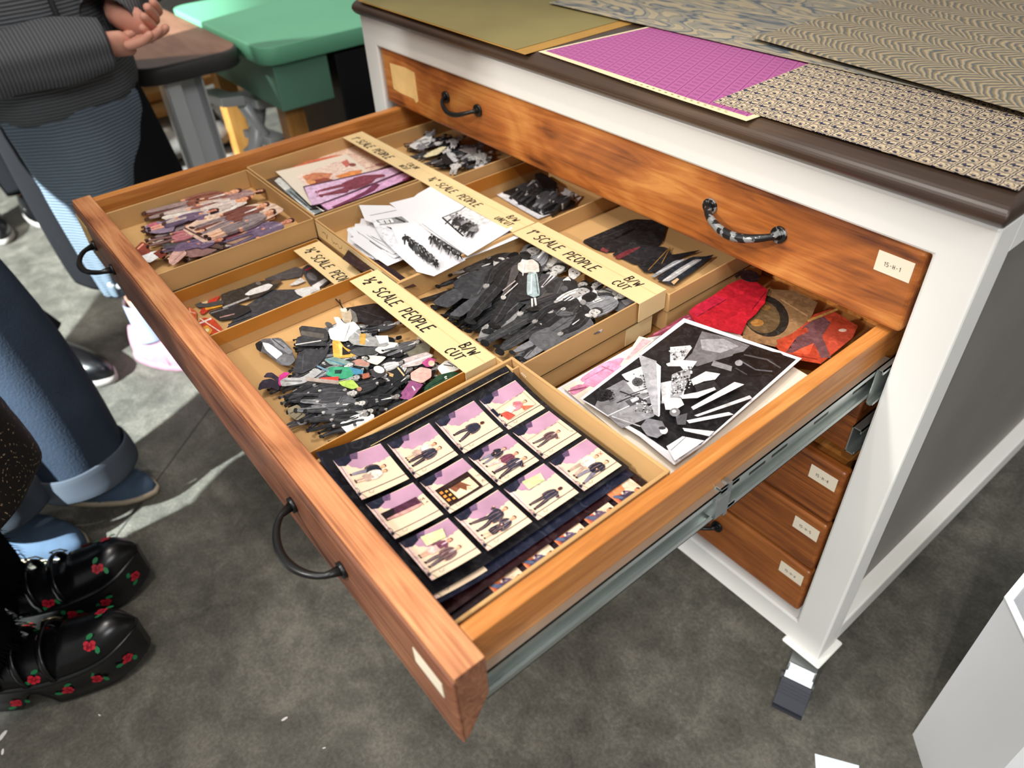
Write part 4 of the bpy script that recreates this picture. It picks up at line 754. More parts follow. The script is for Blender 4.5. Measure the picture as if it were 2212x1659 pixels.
T(.706, [([(385,605),(1120,438),(1300,520),(570,800),(520,745),(460,755)], '#4e2c40'), ([(397,612),(1110,450),(1185,480),(520,738),(455,752)], '#d5b2cf'), ([(530,748),(1215,487),(1285,520),(585,792)], '#d9a6cb'), ('fig', (505,668), (1030,512), dict(BW[0], top='#7c3444', bottom='#7c3444', skin='#7c3444', hair='#7c3444', shirt='#7c3444', shoe='#7c3444', fold='#8c4454', leg='#7c3444'), 'man', 4), ([(700,600),(730,588),(790,535),(870,515),(1000,508),(1010,520),(900,580),(740,620)], '#7c3444'), ([(510,668),(700,640),(760,625),(740,650),(510,682)], '#7c3444'), ([(610,770),(760,700),(880,640),(960,575),(1000,590),(950,640),(820,700),(640,775)], '#6c2446'), (line([(1180,560),(1250,535)], 16), '#7a2c50'), (line([(500,635),(500,690)], 8), '#c58aa6'), ([(500,770),(560,800),(545,806),(490,765)], CP)], 'pink and maroon strip of two framed silhouettes, topmost in the colour prints box')
BWD = [dict(b_, top='#1f1f20', bottom='#2c2c2e', skin='#6a6866', fold='#3a3a3b', leg='#4b4a49') for b_ in BW[:2]] + [dict(BW[3], top='#48484a', bottom='#323234', skin='#777472', shirt='#9a9a9a')]
# ------------------------------------------------------------------ white prints box
def crowd(F, x0, y0, x1, y1, n, seed, pal=None, hk=.9):
    r = random.Random(seed); pal = pal or ['#1c1c1d', '#2e2e30', '#4b4b4d']
    for i in range(n):
        x = x0 + (x1 - x0) * (i + .5) / n; h = (y1 - y0) * r.uniform(hk - .1, hk)
        for pts, role in fig(r, r.choice(['man', 'coat', 'woman', 'back'])):
            if role in ('fold', 'shirt'): continue
            F.add([(x + px * h, y0 + py * h) for px, py in pts], pm('#b5b3b2' if role == 'skin' else pal[(i + len(role)) % len(pal)]), dz=.000004)
def print_sheet(wd, hh, loc, rot, label, images=(), group=None, fn=None, paper=None, name='photo_print', cat='photo', tilt=(0, 0)):
    """white sheet with small pictures; images = (x, y, w, h, background, rows of people, seed)"""
    F = Flat(.0004); F.add([(-wd/2, -hh/2), (wd/2, -hh/2), (wd/2, hh/2), (-wd/2, hh/2)], paper or WP, True)
    for x, y, a, b_, bgc, rows, seed in images:
        F.add([(x, y), (x + a, y), (x + a, y + b_), (x, y + b_)], pm('#2a2a2b')); e = a * .02
        F.add([(x + e, y + e), (x + a - e, y + e), (x + a - e, y + b_ - e), (x + e, y + b_ - e)], pm(bgc))
        for q in range(rows): crowd(F, x + a * .08, y + b_ * (.06 + .9 * q / rows), x + a * .92, y + b_ * (.06 + .9 * (q + 1) / rows), 7, seed + q)
    o = F.build(name, None, loc, fn, .02 if fn else None, rot); o.rotation_euler = (tilt[0], tilt[1], rot); return tag(o, label, cat, group)
r = random.Random(33)
for i in range(16):
    a = radians(-38 + i * 3.2 + r.uniform(-3, 3))
    print_sheet(.10 + r.uniform(-.015, .02), .135 + r.uniform(-.02, .02), (-.765 + i * .003 + r.uniform(-.01, .01), -.245 + r.uniform(-.02, .02), .692 + i * .0016), a,
                'white print edge fanned in the lower left of the white prints box', [(-.03, -.05, .06, .04, '#c9c9c9', 1, i)] if i % 3 == 0 else (), 'white prints fanned in the white prints box', curl(r.uniform(.2, 1.2), r.uniform(0, .5)), tilt=(r.uniform(0, .02), r.uniform(-.02, .02)))
print_sheet(.14, .17, (-.66, -.20, .716), radians(-4), 'cream print under the large white sheet', (), None, curl(.6, .3))
T(.712, [([(700,1180),(760,1090),(960,1190),(1110,1260),(1290,1400),(1080,1430),(1000,1330),(900,1300)], '#2b1517'), (line([(1000,1300),(1150,1380)], 30), '#5a2e31')], 'blackish maroon print at the front of the white prints box')
T(.7225, [([(1075,742),(1270,690),(1300,665),(1420,600),(1720,735),(2060,945),(1960,1010),(1700,1172),(1330,925)], WP), ([(1488,850),(1700,745),(1885,885),(1660,1008)], '#d4d4d5'), ([(1488,850),(1500,842),(1670,1000),(1660,1008)], '#262627'), (line([(1495,848),(1640,790),(1700,746)], 6), '#39393a'), *[('fig', (1545 + k*26 + (k % 2)*12, 905 + k*20), (1612 + k*27, 812 + k*18), BWD[k % 3] if k % 3 else dict(BWD[1], top='#8a8a8c'), ['man','coat','woman'][k % 3], k + 70) for k in range(7)]], 'large white sheet with one small crowd photo under the UNCUT flap')
T(.7245, [([(832,752),(1080,752),(1180,800),(1320,905),(1110,935),(880,870)], WP), ([(965,868),(1170,838),(1232,888),(1000,910)], '#8b8b8d'), ([(985,870),(1090,855),(1110,885),(1010,900)], '#e0e0e0'), (line([(920,832),(1130,790)], 4), '#6a6a6b'), (line([(1030,870),(1045,895)], 8), '#4a4a4b'), (line([(1070,865),(1085,890)], 8), '#3a3a3b'), (line([(1120,850),(1200,885)], 14), '#3c3c3e')], 'white print with a half hidden two person photo, upper left of the white stack')
T(.7262, [([(1085,925),(1305,905),(1490,1040),(1680,1190),(1430,1320),(1290,1280),(1160,1090)], WP)] + [('fig', (1215 + k*34 + c*52, 1062 + k*26 + c*58), (1180 + k*34 + c*50 + 18, 985 + k*24 + c*60), BWD[(k + c) % 3], ['man','coat','woman'][(k*2 + c) % 3], k*3 + c) for c in (0, 1, 2) for k in range(5)] + [('fig', (1425 + k*36, 1092 + k*24), (1415 + k*36, 1012 + k*27), BWD[k % 3], ['man','woman'][k % 2], k + 50) for k in range(7)] + [(line([(1340,945),(1680,1195)], 6), '#9b9a99')], 'white sheet with rows of tiny dark people, topmost of the white prints')
T(.7240, [([(930,870),(1010,900),(1120,960),(1300,1290),(1180,1180),(1000,1000)], '#d9d9de')], 'curled grey white print edge beside the topmost sheet')
# ------------------------------------------------------------------ contact sheets
SKY = plain('print_cream_backdrop', '#e0c7aa', .32, var=.04, vscale=12); MAU = plain('print_mauve', '#b48aa0', .32, var=.2, vscale=25); NAVY = pm('#1b1c2e'); FLOORP = pm('#dcb9b0'); BLK = pm('#141318'); DMAR = pm('#25080c')
def frame(F, x, y, s, r, people, extra=None):
    """one square picture: dark edge, cream paper backdrop, mauve curtain, cables and people"""
    q = lambda P: [(x + a*s, y + b*s) for a, b in P]
    F.add(q([(0,0),(1,0),(1,1),(0,1)]), SKY)
    sc = [(0,.1),(.02,1),(.34,1),(.345,.9),(.375,.86),(.355,.8),(.385,.74),(.35,.7),(.35,.62),(.38,.57),(.345,.52),(.35,.46),(.365,.36),(.34,.32),(.3,.3),(.26,.22),(.2,.2),(.12,.12)]
    F.add(q(sc), MAU); F.add(q([(0,0),(1,0),(1,.045),(.6,.07),(0,.13)]), FLOORP)
    F.add(q([(0,.0),(.16,.02),(.2,.14),(.13,.3),(.05,.36),(0,.34)]), NAVY); F.add(q([(.0,.34),(.1,.3),(.14,.42),(0,.5)]), pm('#5c4560'))
    for P, wd in (([(.86,.0),(.87,1)], .012), ([(.0,.06),(.86,.03)], .008), ([(.87,.06),(1,.1)], .008), ([(.9,.3),(.95,.26),(.93,.2),(.88,.22)], .005)):
        F.stroke(q(P), wd*s, pm('#3b2c3a'))
    loop = [(.78 + .07*cos(t*.7)*(1 - t*.03), .035 + .035*sin(t*.7)) for t in range(14)]; F.stroke(q(loop), .006*s, pm('#2d2230'))
    F.add(q([(.84,0),(.92,0),(.9,.05),(.85,.06)]), NAVY)
    for px, hh, kind, pal in people:
        for pts, role in fig(r, kind): F.add([(x + (px + a*hh)*s, y + (.1 + b*hh)*s) for a, b in pts], pm(pal[role]), dz=.000006)
    if extra: extra(F, q, s)
PP = [dict(CL[0], top='#2b2a38', bottom='#23222e', shoe='#171620'), dict(CL[1], top='#e8d2c4', bottom='#b99c8c'), dict(CL[2], top='#6a3040', bottom='#d9b9ad'), dict(CL[3], top='#d87a86', bottom='#e7d0c4'), dict(CL[0], top='#20202c', bottom='#6f6f80'), dict(CL[4], top='#5b4040', bottom='#3a3038')]
def x_mark(c): 
    def f(F, q, s): F.stroke(q([(.46,.86),(.54,.94)]), .012*s, pm(c)); F.stroke(q([(.46,.95),(.55,.87)]), .012*s, pm(c))
    return f
def ex_box(F, q, s): F.stroke(q([(.38,.08),(.38,.9),(.72,.9)]), .007*s, pm('#4b3b44')); F.stroke(q([(.75,.9),(.8,.96)]), .008*s, pm('#4b3b44'))
def ex_strip(F, q, s):
    F.add(q([(.36,.1),(.86,.1),(.86,.86),(.36,.86)]), pm('#2a1410')); F.add(q([(.50,.32),(.82,.32),(.82,.8),(.50,.8)]), pm('#e3c3a0')); F.add(q([(.5,.34),(.66,.38),(.62,.5),(.76,.56),(.66,.62),(.72,.7),(.5,.6)]), pm('#7a4630'))
    for k in range(3): F.add(q([(.46 + k*.12,.13),(.53 + k*.12,.13),(.53 + k*.12,.19),(.46 + k*.12,.19)]), pm('#e08a3a')); F.add(q([(.5 + k*.12,.23),(.55 + k*.12,.23),(.55 + k*.12,.28),(.5 + k*.12,.28)]), pm('#e9a24a'))
    text(F, 'S', .0, 0, 0.0001, INK); F.stroke(q([(.62,.97),(.58,.96),(.6,.93),(.57,.9)]), .008*s, INK); F.stroke(q([(.74,.97),(.74,.9)]), .008*s, INK); F.stroke(q([(.8,.97),(.75,.93),(.8,.9)]), .008*s, INK)
def ex_dark(F, q, s):
    F.add(q([(.34,.1),(.56,.1),(.54,.84),(.34,.84)]), pm('#4a2436')); F.add(q([(.34,.1),(.56,.1),(.55,.3),(.34,.36)]), pm('#1d0f16')); F.add(chaikin(q([(.5,.12),(.56,.12),(.6,.7),(.56,.86),(.52,.8)]), 1), pm('#c9938c'))
    F.stroke(q([(.5,.94),(.44,.93),(.48,.9),(.44,.87)]), .01*s, INK); F.stroke(q([(.56,.93),(.58,.95),(.58,.9)]), .01*s, INK); F.stroke(q([(.44,.86),(.62,.84)]), .008*s, INK)
def ex_frame(F, q, s):
    F.stroke(q([(.42,.08),(.36,.92),(.8,.92),(.82,.2)]), .006*s, pm('#6b4b4b')); F.add(q([(.64,.62),(.8,.86),(.78,.6)]), pm('#d8674a')); F.add(q([(.56,.12),(.8,.16),(.78,.36),(.6,.3)]), pm('#b5483c')); F.add(q([(.36,.02),(.6,.02),(.58,.1),(.36,.1)]), NAVY)
def ex_note(c=.2):
    def f(F, q, s): F.add(q([(.1,.36),(.34,.34),(.36,.72),(.16,.78)]), pm('#cdd59a'))
    return f
F = Flat(.0005); SW, SH = .2035, .252; F.add([(0,0),(SW,0),(SW,SH),(0,SH)], BLK, True); F.add([(.0,.0),(SW,0),(SW,.0025),(0,.0025)], NAVY)
FR = {(0,3): ([(.58,.72,'woman',PP[3])], ex_frame), (1,3): ([(.60,.66,'man',PP[5])], ex_box), (2,3): ([(.5,.74,'man',PP[1]), (.74,.78,'man',PP[4])], x_mark('#d8483a')),
      (0,2): ([(.58,.72,'back',PP[0])], None), (1,2): ([(.3,.62,'man',PP[4]), (.56,.72,'man',PP[2]), (.76,.76,'man',PP[0])], None), (2,2): ([(.7,.74,'back',PP[0])], ex_note()),
      (0,1): ([(.5,.72,'woman',PP[1]), (.64,.74,'man',PP[0])], None), (1,1): ([], ex_strip), (2,1): ([(.46,.76,'man',PP[0]), (.72,.74,'woman',PP[0])], None),
      (0,0): ([(.5,.7,'man',PP[4]), (.6,.66,'woman',PP[1])], None), (1,0): ([], ex_dark), (2,0): ([(.46,.68,'woman',PP[2]), (.68,.7,'man',PP[5])], ex_note())}
for (i, j), (pe, ex) in FR.items(): frame(F, .0225 + i*.0612, .0085 + j*.0612, .0538, random.Random(i*7 + j), pe, ex)
for k in range(4): F.stroke([(.03 + k*.0022, .2515), (.03 + k*.0022, .2500)], .0006, pm('#cfcfd8'))
def c1(x, y, z):
    u = max(0, (.10 - x) / .10); v = max(0, (.10 - y) / .10)
    return (x, y, z + .016*u*u + .010*v*v + .010*u*v)
o = F.build('contact_sheet', None, (-.3470, -.6025, .7075), c1, .012); tag(o, 'colour contact sheet of twelve square frames with curled front corners, topmost in its box', 'contact sheet')
F = Flat(.0005); F.add([(0,0),(.203,0),(.203,.25),(0,.25)], pm('#171a2c'), True); frame(F, .02, .004, .0565, random.Random(3), [(.5,.7,'man',PP[0])]); frame(F, .142, .004, .0565, random.Random(4), [])
def c2(x, y, z): v = max(0, (.08 - y) / .08); u = max(0, (.08 - x)/.08); return (x, y, z + .011*v*v*(.4 + .6*x/.2) + .006*u*u)
o = F.build('contact_sheet', None, (-.338, -.6015, .7035), c2, .014); tag(o, 'second contact sheet showing a curled pale edge under the top one', 'contact sheet')
F = Flat(.0005); F.add([(0,0),(.205,0),(.205,.25),(0,.25)], DMAR, True)
o = F.build('contact_sheet', None, (-.333, -.6025, .7005), lambda x, y, z: (x, y, z + .012*max(0,(.06 - x)/.06)**2), .02); tag(o, 'plain dark maroon sheet under the contact sheets', 'contact sheet')
F = Flat(.0005); F.add([(0,0),(.232,0),(.232,.258),(0,.258)], pm('#22131a'), True)
for k in range(5):
    y = .0545 + k*.0395; x = .2005; r = random.Random(k + 40)
    q = lambda P: [(x + a*.030, y + b*.0335) for a, b in P]
    F.add(q([(0,0),(1,0),(1,1),(0,1)]), pm('#e9cdb0')); F.add(q([(0,0),(1,0),(1,.2),(0,.36)]), pm('#cf7a52')); F.add(q([(.0,.2),(.3,.16),(.25,.55),(0,.6)]), pm('#d98a5a')); F.add(q([(.25,.08),(.8,.04),(.85,.28),(.3,.34)]), pm('#b8553a'))
    F.add(chaikin(q([(.3,.18),(.5,.1),(.75,.2),(.72,.45),(.62,.72),(.45,.66),(.4,.42)]), 1), pm(['#5d4a63', '#4a4560', '#4d3f55', '#6a5568', '#3c3044'][k])); F.add(ell(x + .55*.030, y + .8*.0335, .0027, .0033, 10), pm('#d68a66')); F.add(chaikin(q([(.45,.8),(.48,.92),(.62,.92),(.64,.8),(.55,.88)]), 1), pm('#4a261c'))
    F.add(chaikin(q([(.28,.2),(.2,.05),(.3,.03),(.5,.2),(.48,.3)]), 1), pm('#55607a')); F.stroke(q([(.45,.6),(.3,.45),(.45,.38)]), .0022, pm('#6a5870'))
for k in range(7): F.add([(.150 + (k%3)*.006, .022 + (k//3)*.007), (.1535 + (k%3)*.006, .022 + (k//3)*.007), (.1535 + (k%3)*.006, .026 + (k//3)*.007), (.150 + (k%3)*.006, .026 + (k//3)*.007)], pm('#d2562e'))
F.add([(.110,.008),(.140,.008),(.140,.028),(.110,.028)], pm('#7a3a2a')); F.add([(.110,.003),(.145,.003),(.145,.0065),(.110,.0065)], pm('#d9cfc6'))
for y in (.054, .225): F.add([(.188, y),(.196, y),(.196, y + .009),(.188, y + .009)], pm('#bfe0dc'))
F.add([(.186,.13),(.194,.13),(.194,.147),(.186,.147)], pm('#cdd8a8'))
for k in range(3): F.add([(.180, .196 + k*.018), (.186, .196 + k*.018), (.186, .211 + k*.018), (.180, .211 + k*.018)], pm('#c9603c'))
o = F.build('contact_sheet', None, (-.3365, -.6025, .6965), None, None); tag(o, 'lower dark contact sheet with a strip of five seated portraits along the right', 'contact sheet')
F = Flat(.0005); F.add([(0,0),(.225,0),(.225,.256),(0,.256)], pm('#2b3236'), True); o = F.build('contact_sheet', None, (-.337, -.6025, .693)); tag(o, 'grey green backing sheet lowest in the contact sheets box', 'contact sheet')
ENV = plain('tan_envelope', '#d9be8c', .7, spec=.2, var=.04, vscale=20)
F = Flat(.0006); F.add([(0,0),(.012,-.002),(.012,.215),(.004,.235),(-.006,.236),(-.006,.004)], ENV, True); 
o = F.build('envelope', None, (0, 0, 0)); o.data.transform(Matrix.Rotation(radians(-52), 4, 'Y')); o.location = (-.3425, -.585, .7165); tag(o, 'worn tan envelope pencilled walking outside against the left wall of the contact box', 'envelope')
P = Flat(); text(P, 'walking outside', 0, 0, .011, PENCIL, .0007, .14, .35, .05); P.z = 0
q = P.build('lettering'); q.data.transform(Matrix.Translation((0, 0, .0006)) @ Matrix.Rotation(radians(90), 4, 'Z')); q.data.transform(Matrix.Translation((.0055, .045, 0))); q.data.transform(Matrix.Rotation(radians(-52), 4, 'Y')); q.location = o.location; setpar(q, o)
# ------------------------------------------------------------------ loose prints on the right
R7 = (1180, 560, 2.765)
for i in range(9):
    print_sheet(.2 - .004*(i % 3), .26 - .006*(i % 2), (-.205 + .004*((i*5) % 4 - 1.5), -.185 + .006*((i*3) % 4 - 1.5), LOW + .002 + i*.0036), radians((i*7) % 5 - 2), 'white print in the loose stack along the near side of the drawer', (), 'loose stack of white prints', None)
print_sheet(.192, .25, (-.196, -.184, .6878), radians(-4), 'cream white sheet peeking out beside the black and white photo', (), None, curl(.1, .1), CP)
T = lambda z, layers, label, **k: traced(R7, z, layers, label, **k)
T(.689, [([(1330,180),(1480,190),(1620,260),(1560,400),(1390,530),(1170,480),(1180,380)], '#8c6a48'), (ell(1310,340,145,118,24,.5), '#2b2620'), (ell(1290,345,110,95,22,.5), '#5f4a30'), (ell(1260,380,40,22,10), '#9a6a34'), (ell(1310,290,30,18,10), '#7d5a30'), (line([(1400,240),(1560,340)], 8), '#b08a60')], 'brown print with a dark oval frame, right of the red coat', cat='photo', name='photo_print', smooth=0)
T(.6905, [([(1370,520),(1540,390),(1600,330),(1700,300),(1860,400),(1830,470),(1640,625),(1430,590)], '#b4442c'), ([(1540,400),(1640,330),(1700,380),(1640,470),(1560,560),(1430,560),(1560,470)], '#6b4446'), ([(1590,480),(1640,440),(1700,590),(1640,590)], '#70494b'), ([(1600,500),(1530,530),(1470,560),(1570,570)], '#d9573a'), ([(1690,410),(1840,420),(1830,470),(1700,570),(1650,470)], '#b84a34'), (line([(1560,370),(1740,300)], 14), '#b98a4a'), (ell(1770,425,26,10,8), '#e6c6ae'), (line([(1380,500),(1560,420)], 30), '#a8402a'), (line([(1400,560),(1620,600)], 6), '#8a2e1e')], 'orange print of striding brown trousers near the drawer corner', cat='photo', name='photo_print', smooth=0)
T(.6925, [([(600,470),(850,320),(960,380),(900,420),(700,450)], '#7d3345'), (line([(640,450),(860,350)], 10), '#a0566a')], 'maroon cut-out sleeve under the red coat')
T(.6945, [([(850,315),(880,285),(1000,215),(1090,150),(1160,122),(1255,138),(1322,182),(1305,260),(1250,330),(1200,370),(1165,452),(1020,420),(900,390),(870,350)], '#a61b28'), ([(850,315),(880,285),(1000,215),(1080,235),(1000,290),(900,345)], '#a81c34'), (line([(900,345),(1075,240)], 5), '#6d1020'), ([(1240,300),(1320,190),(1305,265),(1205,365)], '#b01c28'), (line([(1230,300),(1310,200)], 4), '#6d1020'), (ell(1215,105,60,34,12,.2), '#26181a'), (line([(1130,110),(1180,70)], 16), '#1f1516')], 'bright red cut-out coat lying at the back right of the drawer')
T(.690, [([(120,780),(200,745),(300,720),(240,770),(160,815)], '#c97f9d'), ([(200,715),(330,625),(440,590),(480,600),(430,660),(400,700),(290,765),(225,745)], '#dd93b2'), (line([(330,640),(400,670)], 5), '#b0688a'), (line([(230,720),(380,640)], 4), '#b97393'), ([(195,735),(230,735),(220,750),(190,745)], '#e9d2c2'), (line([(130,790),(240,765)], 6), '#8a4a5e')], 'pink dressed cut-out woman half under the black and white photo')
T(.6915, [([(555,460),(645,482),(600,520),(450,640),(440,632)], CP), ([(575,475),(630,487),(490,600),(470,600)], '#d6a9ae')], 'narrow cream bordered pink print poking out left of the black and white photo', cat='photo', name='photo_print', smooth=0)
sp = []; r = random.Random(8)
def sc_(P, n, tones, s0, s1):
    for _ in range(n):
        a, b, c = r.random(), r.random(), None
        x = P[0] + (P[2] - P[0])*a + (P[4] - P[0])*b; y = P[1] + (P[3] - P[1])*a + (P[5] - P[1])*b
        s = r.uniform(s0, s1); sp.append(([(x - s, y), (x, y - s*.7), (x + s, y), (x, y + s*.7)], r.choice(tones)))
sc_((750,700,870,640,740,830), 90, ['#d9d7d8', '#2a282a', '#f0eeee', '#4b494b'], 4, 9); sc_((735,560,830,510,760,625), 40, ['#2a282a', '#8b898b', '#f3f1f1'], 4, 9)
sc_((320,780,400,800,330,840), 40, ['#0f0e0f', '#2c2a2c'], 4, 9); sc_((520,700,590,710,530,780), 30, ['#1f1d1f', '#5b595b'], 3, 7); sc_((540,850,650,870,520,930), 45, ['#242224', '#dddbdc', '#6b696b'], 4, 10)
BWP = [([(822,352),(1527,592),(930,1112),(765,1228),(560,1060),(200,832)], WP), ([(828,378),(1492,598),(920,1108),(720,1140),(560,1030),(218,838)], '#171517'),
 ([(870,560),(930,430),(1080,465),(1215,515),(1170,560),(1010,605),(900,640),(830,600)], '#6c696b'), ([(920,480),(1060,475),(1150,520),(1040,560),(930,540)], '#9c999b'), ([(1090,605),(1120,565),(1250,535),(1400,560),(1450,600),(1360,690),(1250,705),(1130,690)], '#0a090a'), (line([(1180,570),(1320,600),(1400,650)], 9), '#4b494b'), (line([(1150,600),(1250,660),(1350,670)], 8), '#57555a'), (line([(1130,650),(1200,690)], 7), '#3d3b3d'), (ell(1150,620,24,18,10), '#8d8a8c'), ([(1000,605),(1110,640),(1105,670),(985,635)], '#7f7c7e'),
 ([(330,790),(460,720),(600,800),(720,865),(560,860),(380,940),(290,880)], '#7d7b7e'), ([(740,525),(860,515),(870,530),(820,600),(740,625)], '#cfcdce'), ([(715,625),(790,600),(900,610),(880,640),(840,690),(760,690)], '#e6e4e4'), ([(690,640),(800,640),(840,685),(760,692)], '#181618'),
 ([(450,690),(570,640),(580,690),(520,740),(475,720)], '#dcdbdb'), ([(480,740),(570,690),(650,790),(560,805),(520,790)], '#bfbec0'), ([(680,740),(780,720),(760,800),(690,820)], '#d9d8d9'), ([(690,820),(830,760),(820,810),(760,860),(690,860)], '#ededed'), ([(740,830),(750,690),(870,640),(860,700),(800,830)], '#9b999b'),
 ([(370,940),(560,860),(680,900),(640,940),(450,1010)], '#8f8d90'), (line([(370,935),(640,810)], 5), '#e6e4e5'), (line([(440,790),(600,850)], 7), '#1a181a'), (line([(470,820),(640,760)], 5), '#2a282a'), (line([(420,860),(560,800)], 6), '#1d1b1d'), ([(470,850),(550,815),(580,850),(500,880)], '#4a484b'), ([(500,840),(540,822),(555,840),(515,860)], '#bcbabd'), (ell(345,815,52,34,14,-.4), '#211f21'), (ell(545,735,34,26,12), '#4f4d4f')] + sp + [
 ([(548,588),(656,628),(668,962),(640,945)], '#a5a3a7'), ([(656,640),(682,660),(676,955),(668,962)], '#e9e8e9'), ([(860,740),(950,690),(1035,705),(1005,740),(940,750),(875,775)], '#d5d3d3'), ([(880,770),(1000,745),(1040,800),(900,830)], '#232123'), ([(790,835),(900,815),(1000,785),(1010,800),(900,850),(810,855)], '#cfcdcd'), ([(700,870),(800,850),(820,890),(770,920),(710,920)], '#dedcdc'), (ell(765,935,32,26,12), '#6f6d6f'), (ell(760,930,14,10,10), '#c5c3c3'), ([(770,960),(840,940),(830,1010),(780,1010)], '#4f4d50'),
 ([(560,1020),(600,970),(690,990),(720,1050),(660,1090),(600,1075)], '#77757a'), (ell(700,1045,24,22,12), '#c7c5c6'), (ell(690,1030,22,10,10), '#2c2a2c'), (line([(390,960),(560,1020)], 6), '#b9b7b9'),
 ([(862,905),(1120,755),(1178,770),(875,922)], '#eceaea'), ([(880,955),(1210,835),(1225,852),(900,962)], '#c9c7c8'), ([(835,985),(1085,935),(1115,950),(850,1002)], '#e9e7e8'), ([(810,1030),(1000,1050),(970,1080),(822,1048)], '#d3d1d2'), ([(715,1140),(810,1080),(940,1106),(765,1226)], '#f0eeee'), (line([(740,1165),(830,1085)], 4), '#2b292b')]
T(.7015, BWP, 'large black and white photo of people round a bright model table, right of the boxes', cat='photo', name='photo_print', smooth=0, bend=NB)
# ------------------------------------------------------------------ papers on the cabinet top
def paper_mat(name, build, rough=.6):
    m, nt, b = newmat(name); N = nt.nodes.new; L = nt.links.new
    tc = N('ShaderNodeTexCoord'); b.inputs['Roughness'].default_value = rough; b.inputs['Specular IOR Level'].default_value = .3
    def mth(op, a, b_=None, c=None):
        n = N('ShaderNodeMath'); n.operation = op
        for i, v in enumerate((a, b_, c)):
            if v is None: continue
            if isinstance(v, (int, float)): n.inputs[i].default_value = v
            else: L(v, n.inputs[i])
        return n.outputs[0]
    sx = N('ShaderNodeSeparateXYZ'); L(tc.outputs['Object'], sx.inputs[0])
    col = build(N, L, mth, sx.outputs[0], sx.outputs[1], tc.outputs['Object'])
    L(col, b.inputs['Base Color']); return m
def ramp(N, L, fac, stops, interp='LINEAR'):
    r_ = N('ShaderNodeValToRGB'); r_.color_ramp.interpolation = interp; e = r_.color_ramp.elements
    e[0].position, e[0].color = stops[0][0], (*lin(stops[0][1]), 1); e[1].position, e[1].color = stops[-1][0], (*lin(stops[-1][1]), 1)
    for p_, c in stops[1:-1]: x = e.new(p_); x.color = (*lin(c), 1)
    L(fac, r_.inputs['Fac']); return r_.outputs['Color']
def noise_at(N, L, x, y, scale, det=2, dist=0, z=0.0):
    c = N('ShaderNodeCombineXYZ')
    for i, v in enumerate((x, y)): L(v, c.inputs[i])
    c.inputs[2].default_value = z
    n = N('ShaderNodeTexNoise'); n.inputs['Scale'].default_value = scale; n.inputs['Detail'].default_value = det; n.inputs['Distortion'].default_value = dist; L(c.outputs[0], n.inputs['Vector']); return n.outputs['Fac']
def blue_pattern(N, L, M_, x, y, v):
    p = .0165; wob = M_('MULTIPLY', M_('SUBTRACT', noise_at(N, L, x, y, 150, 1), .5), .0035)
    u1 = M_('FRACT', M_('ADD', M_('DIVIDE', M_('ADD', x, wob), p), 100)); u2 = M_('FRACT', M_('ADD', M_('DIVIDE', M_('ADD', y, wob), p), 100))
    d1_ = M_('ABSOLUTE', M_('SUBTRACT', u1, .5)); d2_ = M_('ABSOLUTE', M_('SUBTRACT', u2, .5)); dm = M_('MAXIMUM', d1_, d2_)
    line_ = M_('GREATER_THAN', dm, .385); gap = M_('GREATER_THAN', dm, .465)
    par = M_('FLOORED_MODULO', M_('FLOOR', M_('DIVIDE', M_('ADD', y, wob), p)), 2)
    mot = M_('GREATER_THAN', noise_at(N, L, u1, M_('ADD', u2, M_('MULTIPLY', par, 7.3)), 4.6, 2, .5, 3.3), .50); inside = M_('LESS_THAN', M_('ADD', M_('MULTIPLY', d1_, d1_), M_('MULTIPLY', d2_, d2_)), .105)
    f_ = M_('MAXIMUM', M_('MULTIPLY', mot, inside), M_('SUBTRACT', line_, gap))
    return ramp(N, L, f_, [(0, '#d2bd9b'), (1, '#272c46')])
def pink_pattern(N, L, M_, x, y, v):
    p = .019
    u = M_('FRACT', M_('ADD', M_('DIVIDE', M_('ADD', x, M_('MULTIPLY', y, .35)), p), 100)); w_ = M_('FRACT', M_('ADD', M_('DIVIDE', y, p * .62), 100))
    du = M_('ABSOLUTE', M_('SUBTRACT', u, .5)); dw = M_('ABSOLUTE', M_('SUBTRACT', w_, .5))
    ln = M_('MAXIMUM', M_('GREATER_THAN', du, .455), M_('MULTIPLY', M_('GREATER_THAN', dw, .46), .5))
    lens = M_('LESS_THAN', M_('ADD', M_('POWER', M_('DIVIDE', du, .36), 2), M_('POWER', M_('DIVIDE', dw, .26), 2)), 1)
    f_ = M_('MAXIMUM', M_('MULTIPLY', lens, .7), ln)
    return ramp(N, L, f_, [(0, '#ae5f93'), (.7, '#985083'), (1, '#884075')])
def marble(N, L, M_, x, y, v):
    n = noise_at(N, L, M_('MULTIPLY', x, .35), y, 17, 2, 1.3); n2 = noise_at(N, L, M_('MULTIPLY', x, .4), y, 6, 2, .6)
    f_ = M_('FRACT', M_('ADD', M_('MULTIPLY', n, 5.0), M_('MULTIPLY', n2, 4.0)))
    return ramp(N, L, f_, [(0, '#b5a68a'), (.3, '#ab9c80'), (.36, '#73787b'), (.5, '#596168'), (.58, '#8e897e'), (.8, '#9d9685'), (.86, '#7e7a71'), (1, '#b5a68a')])
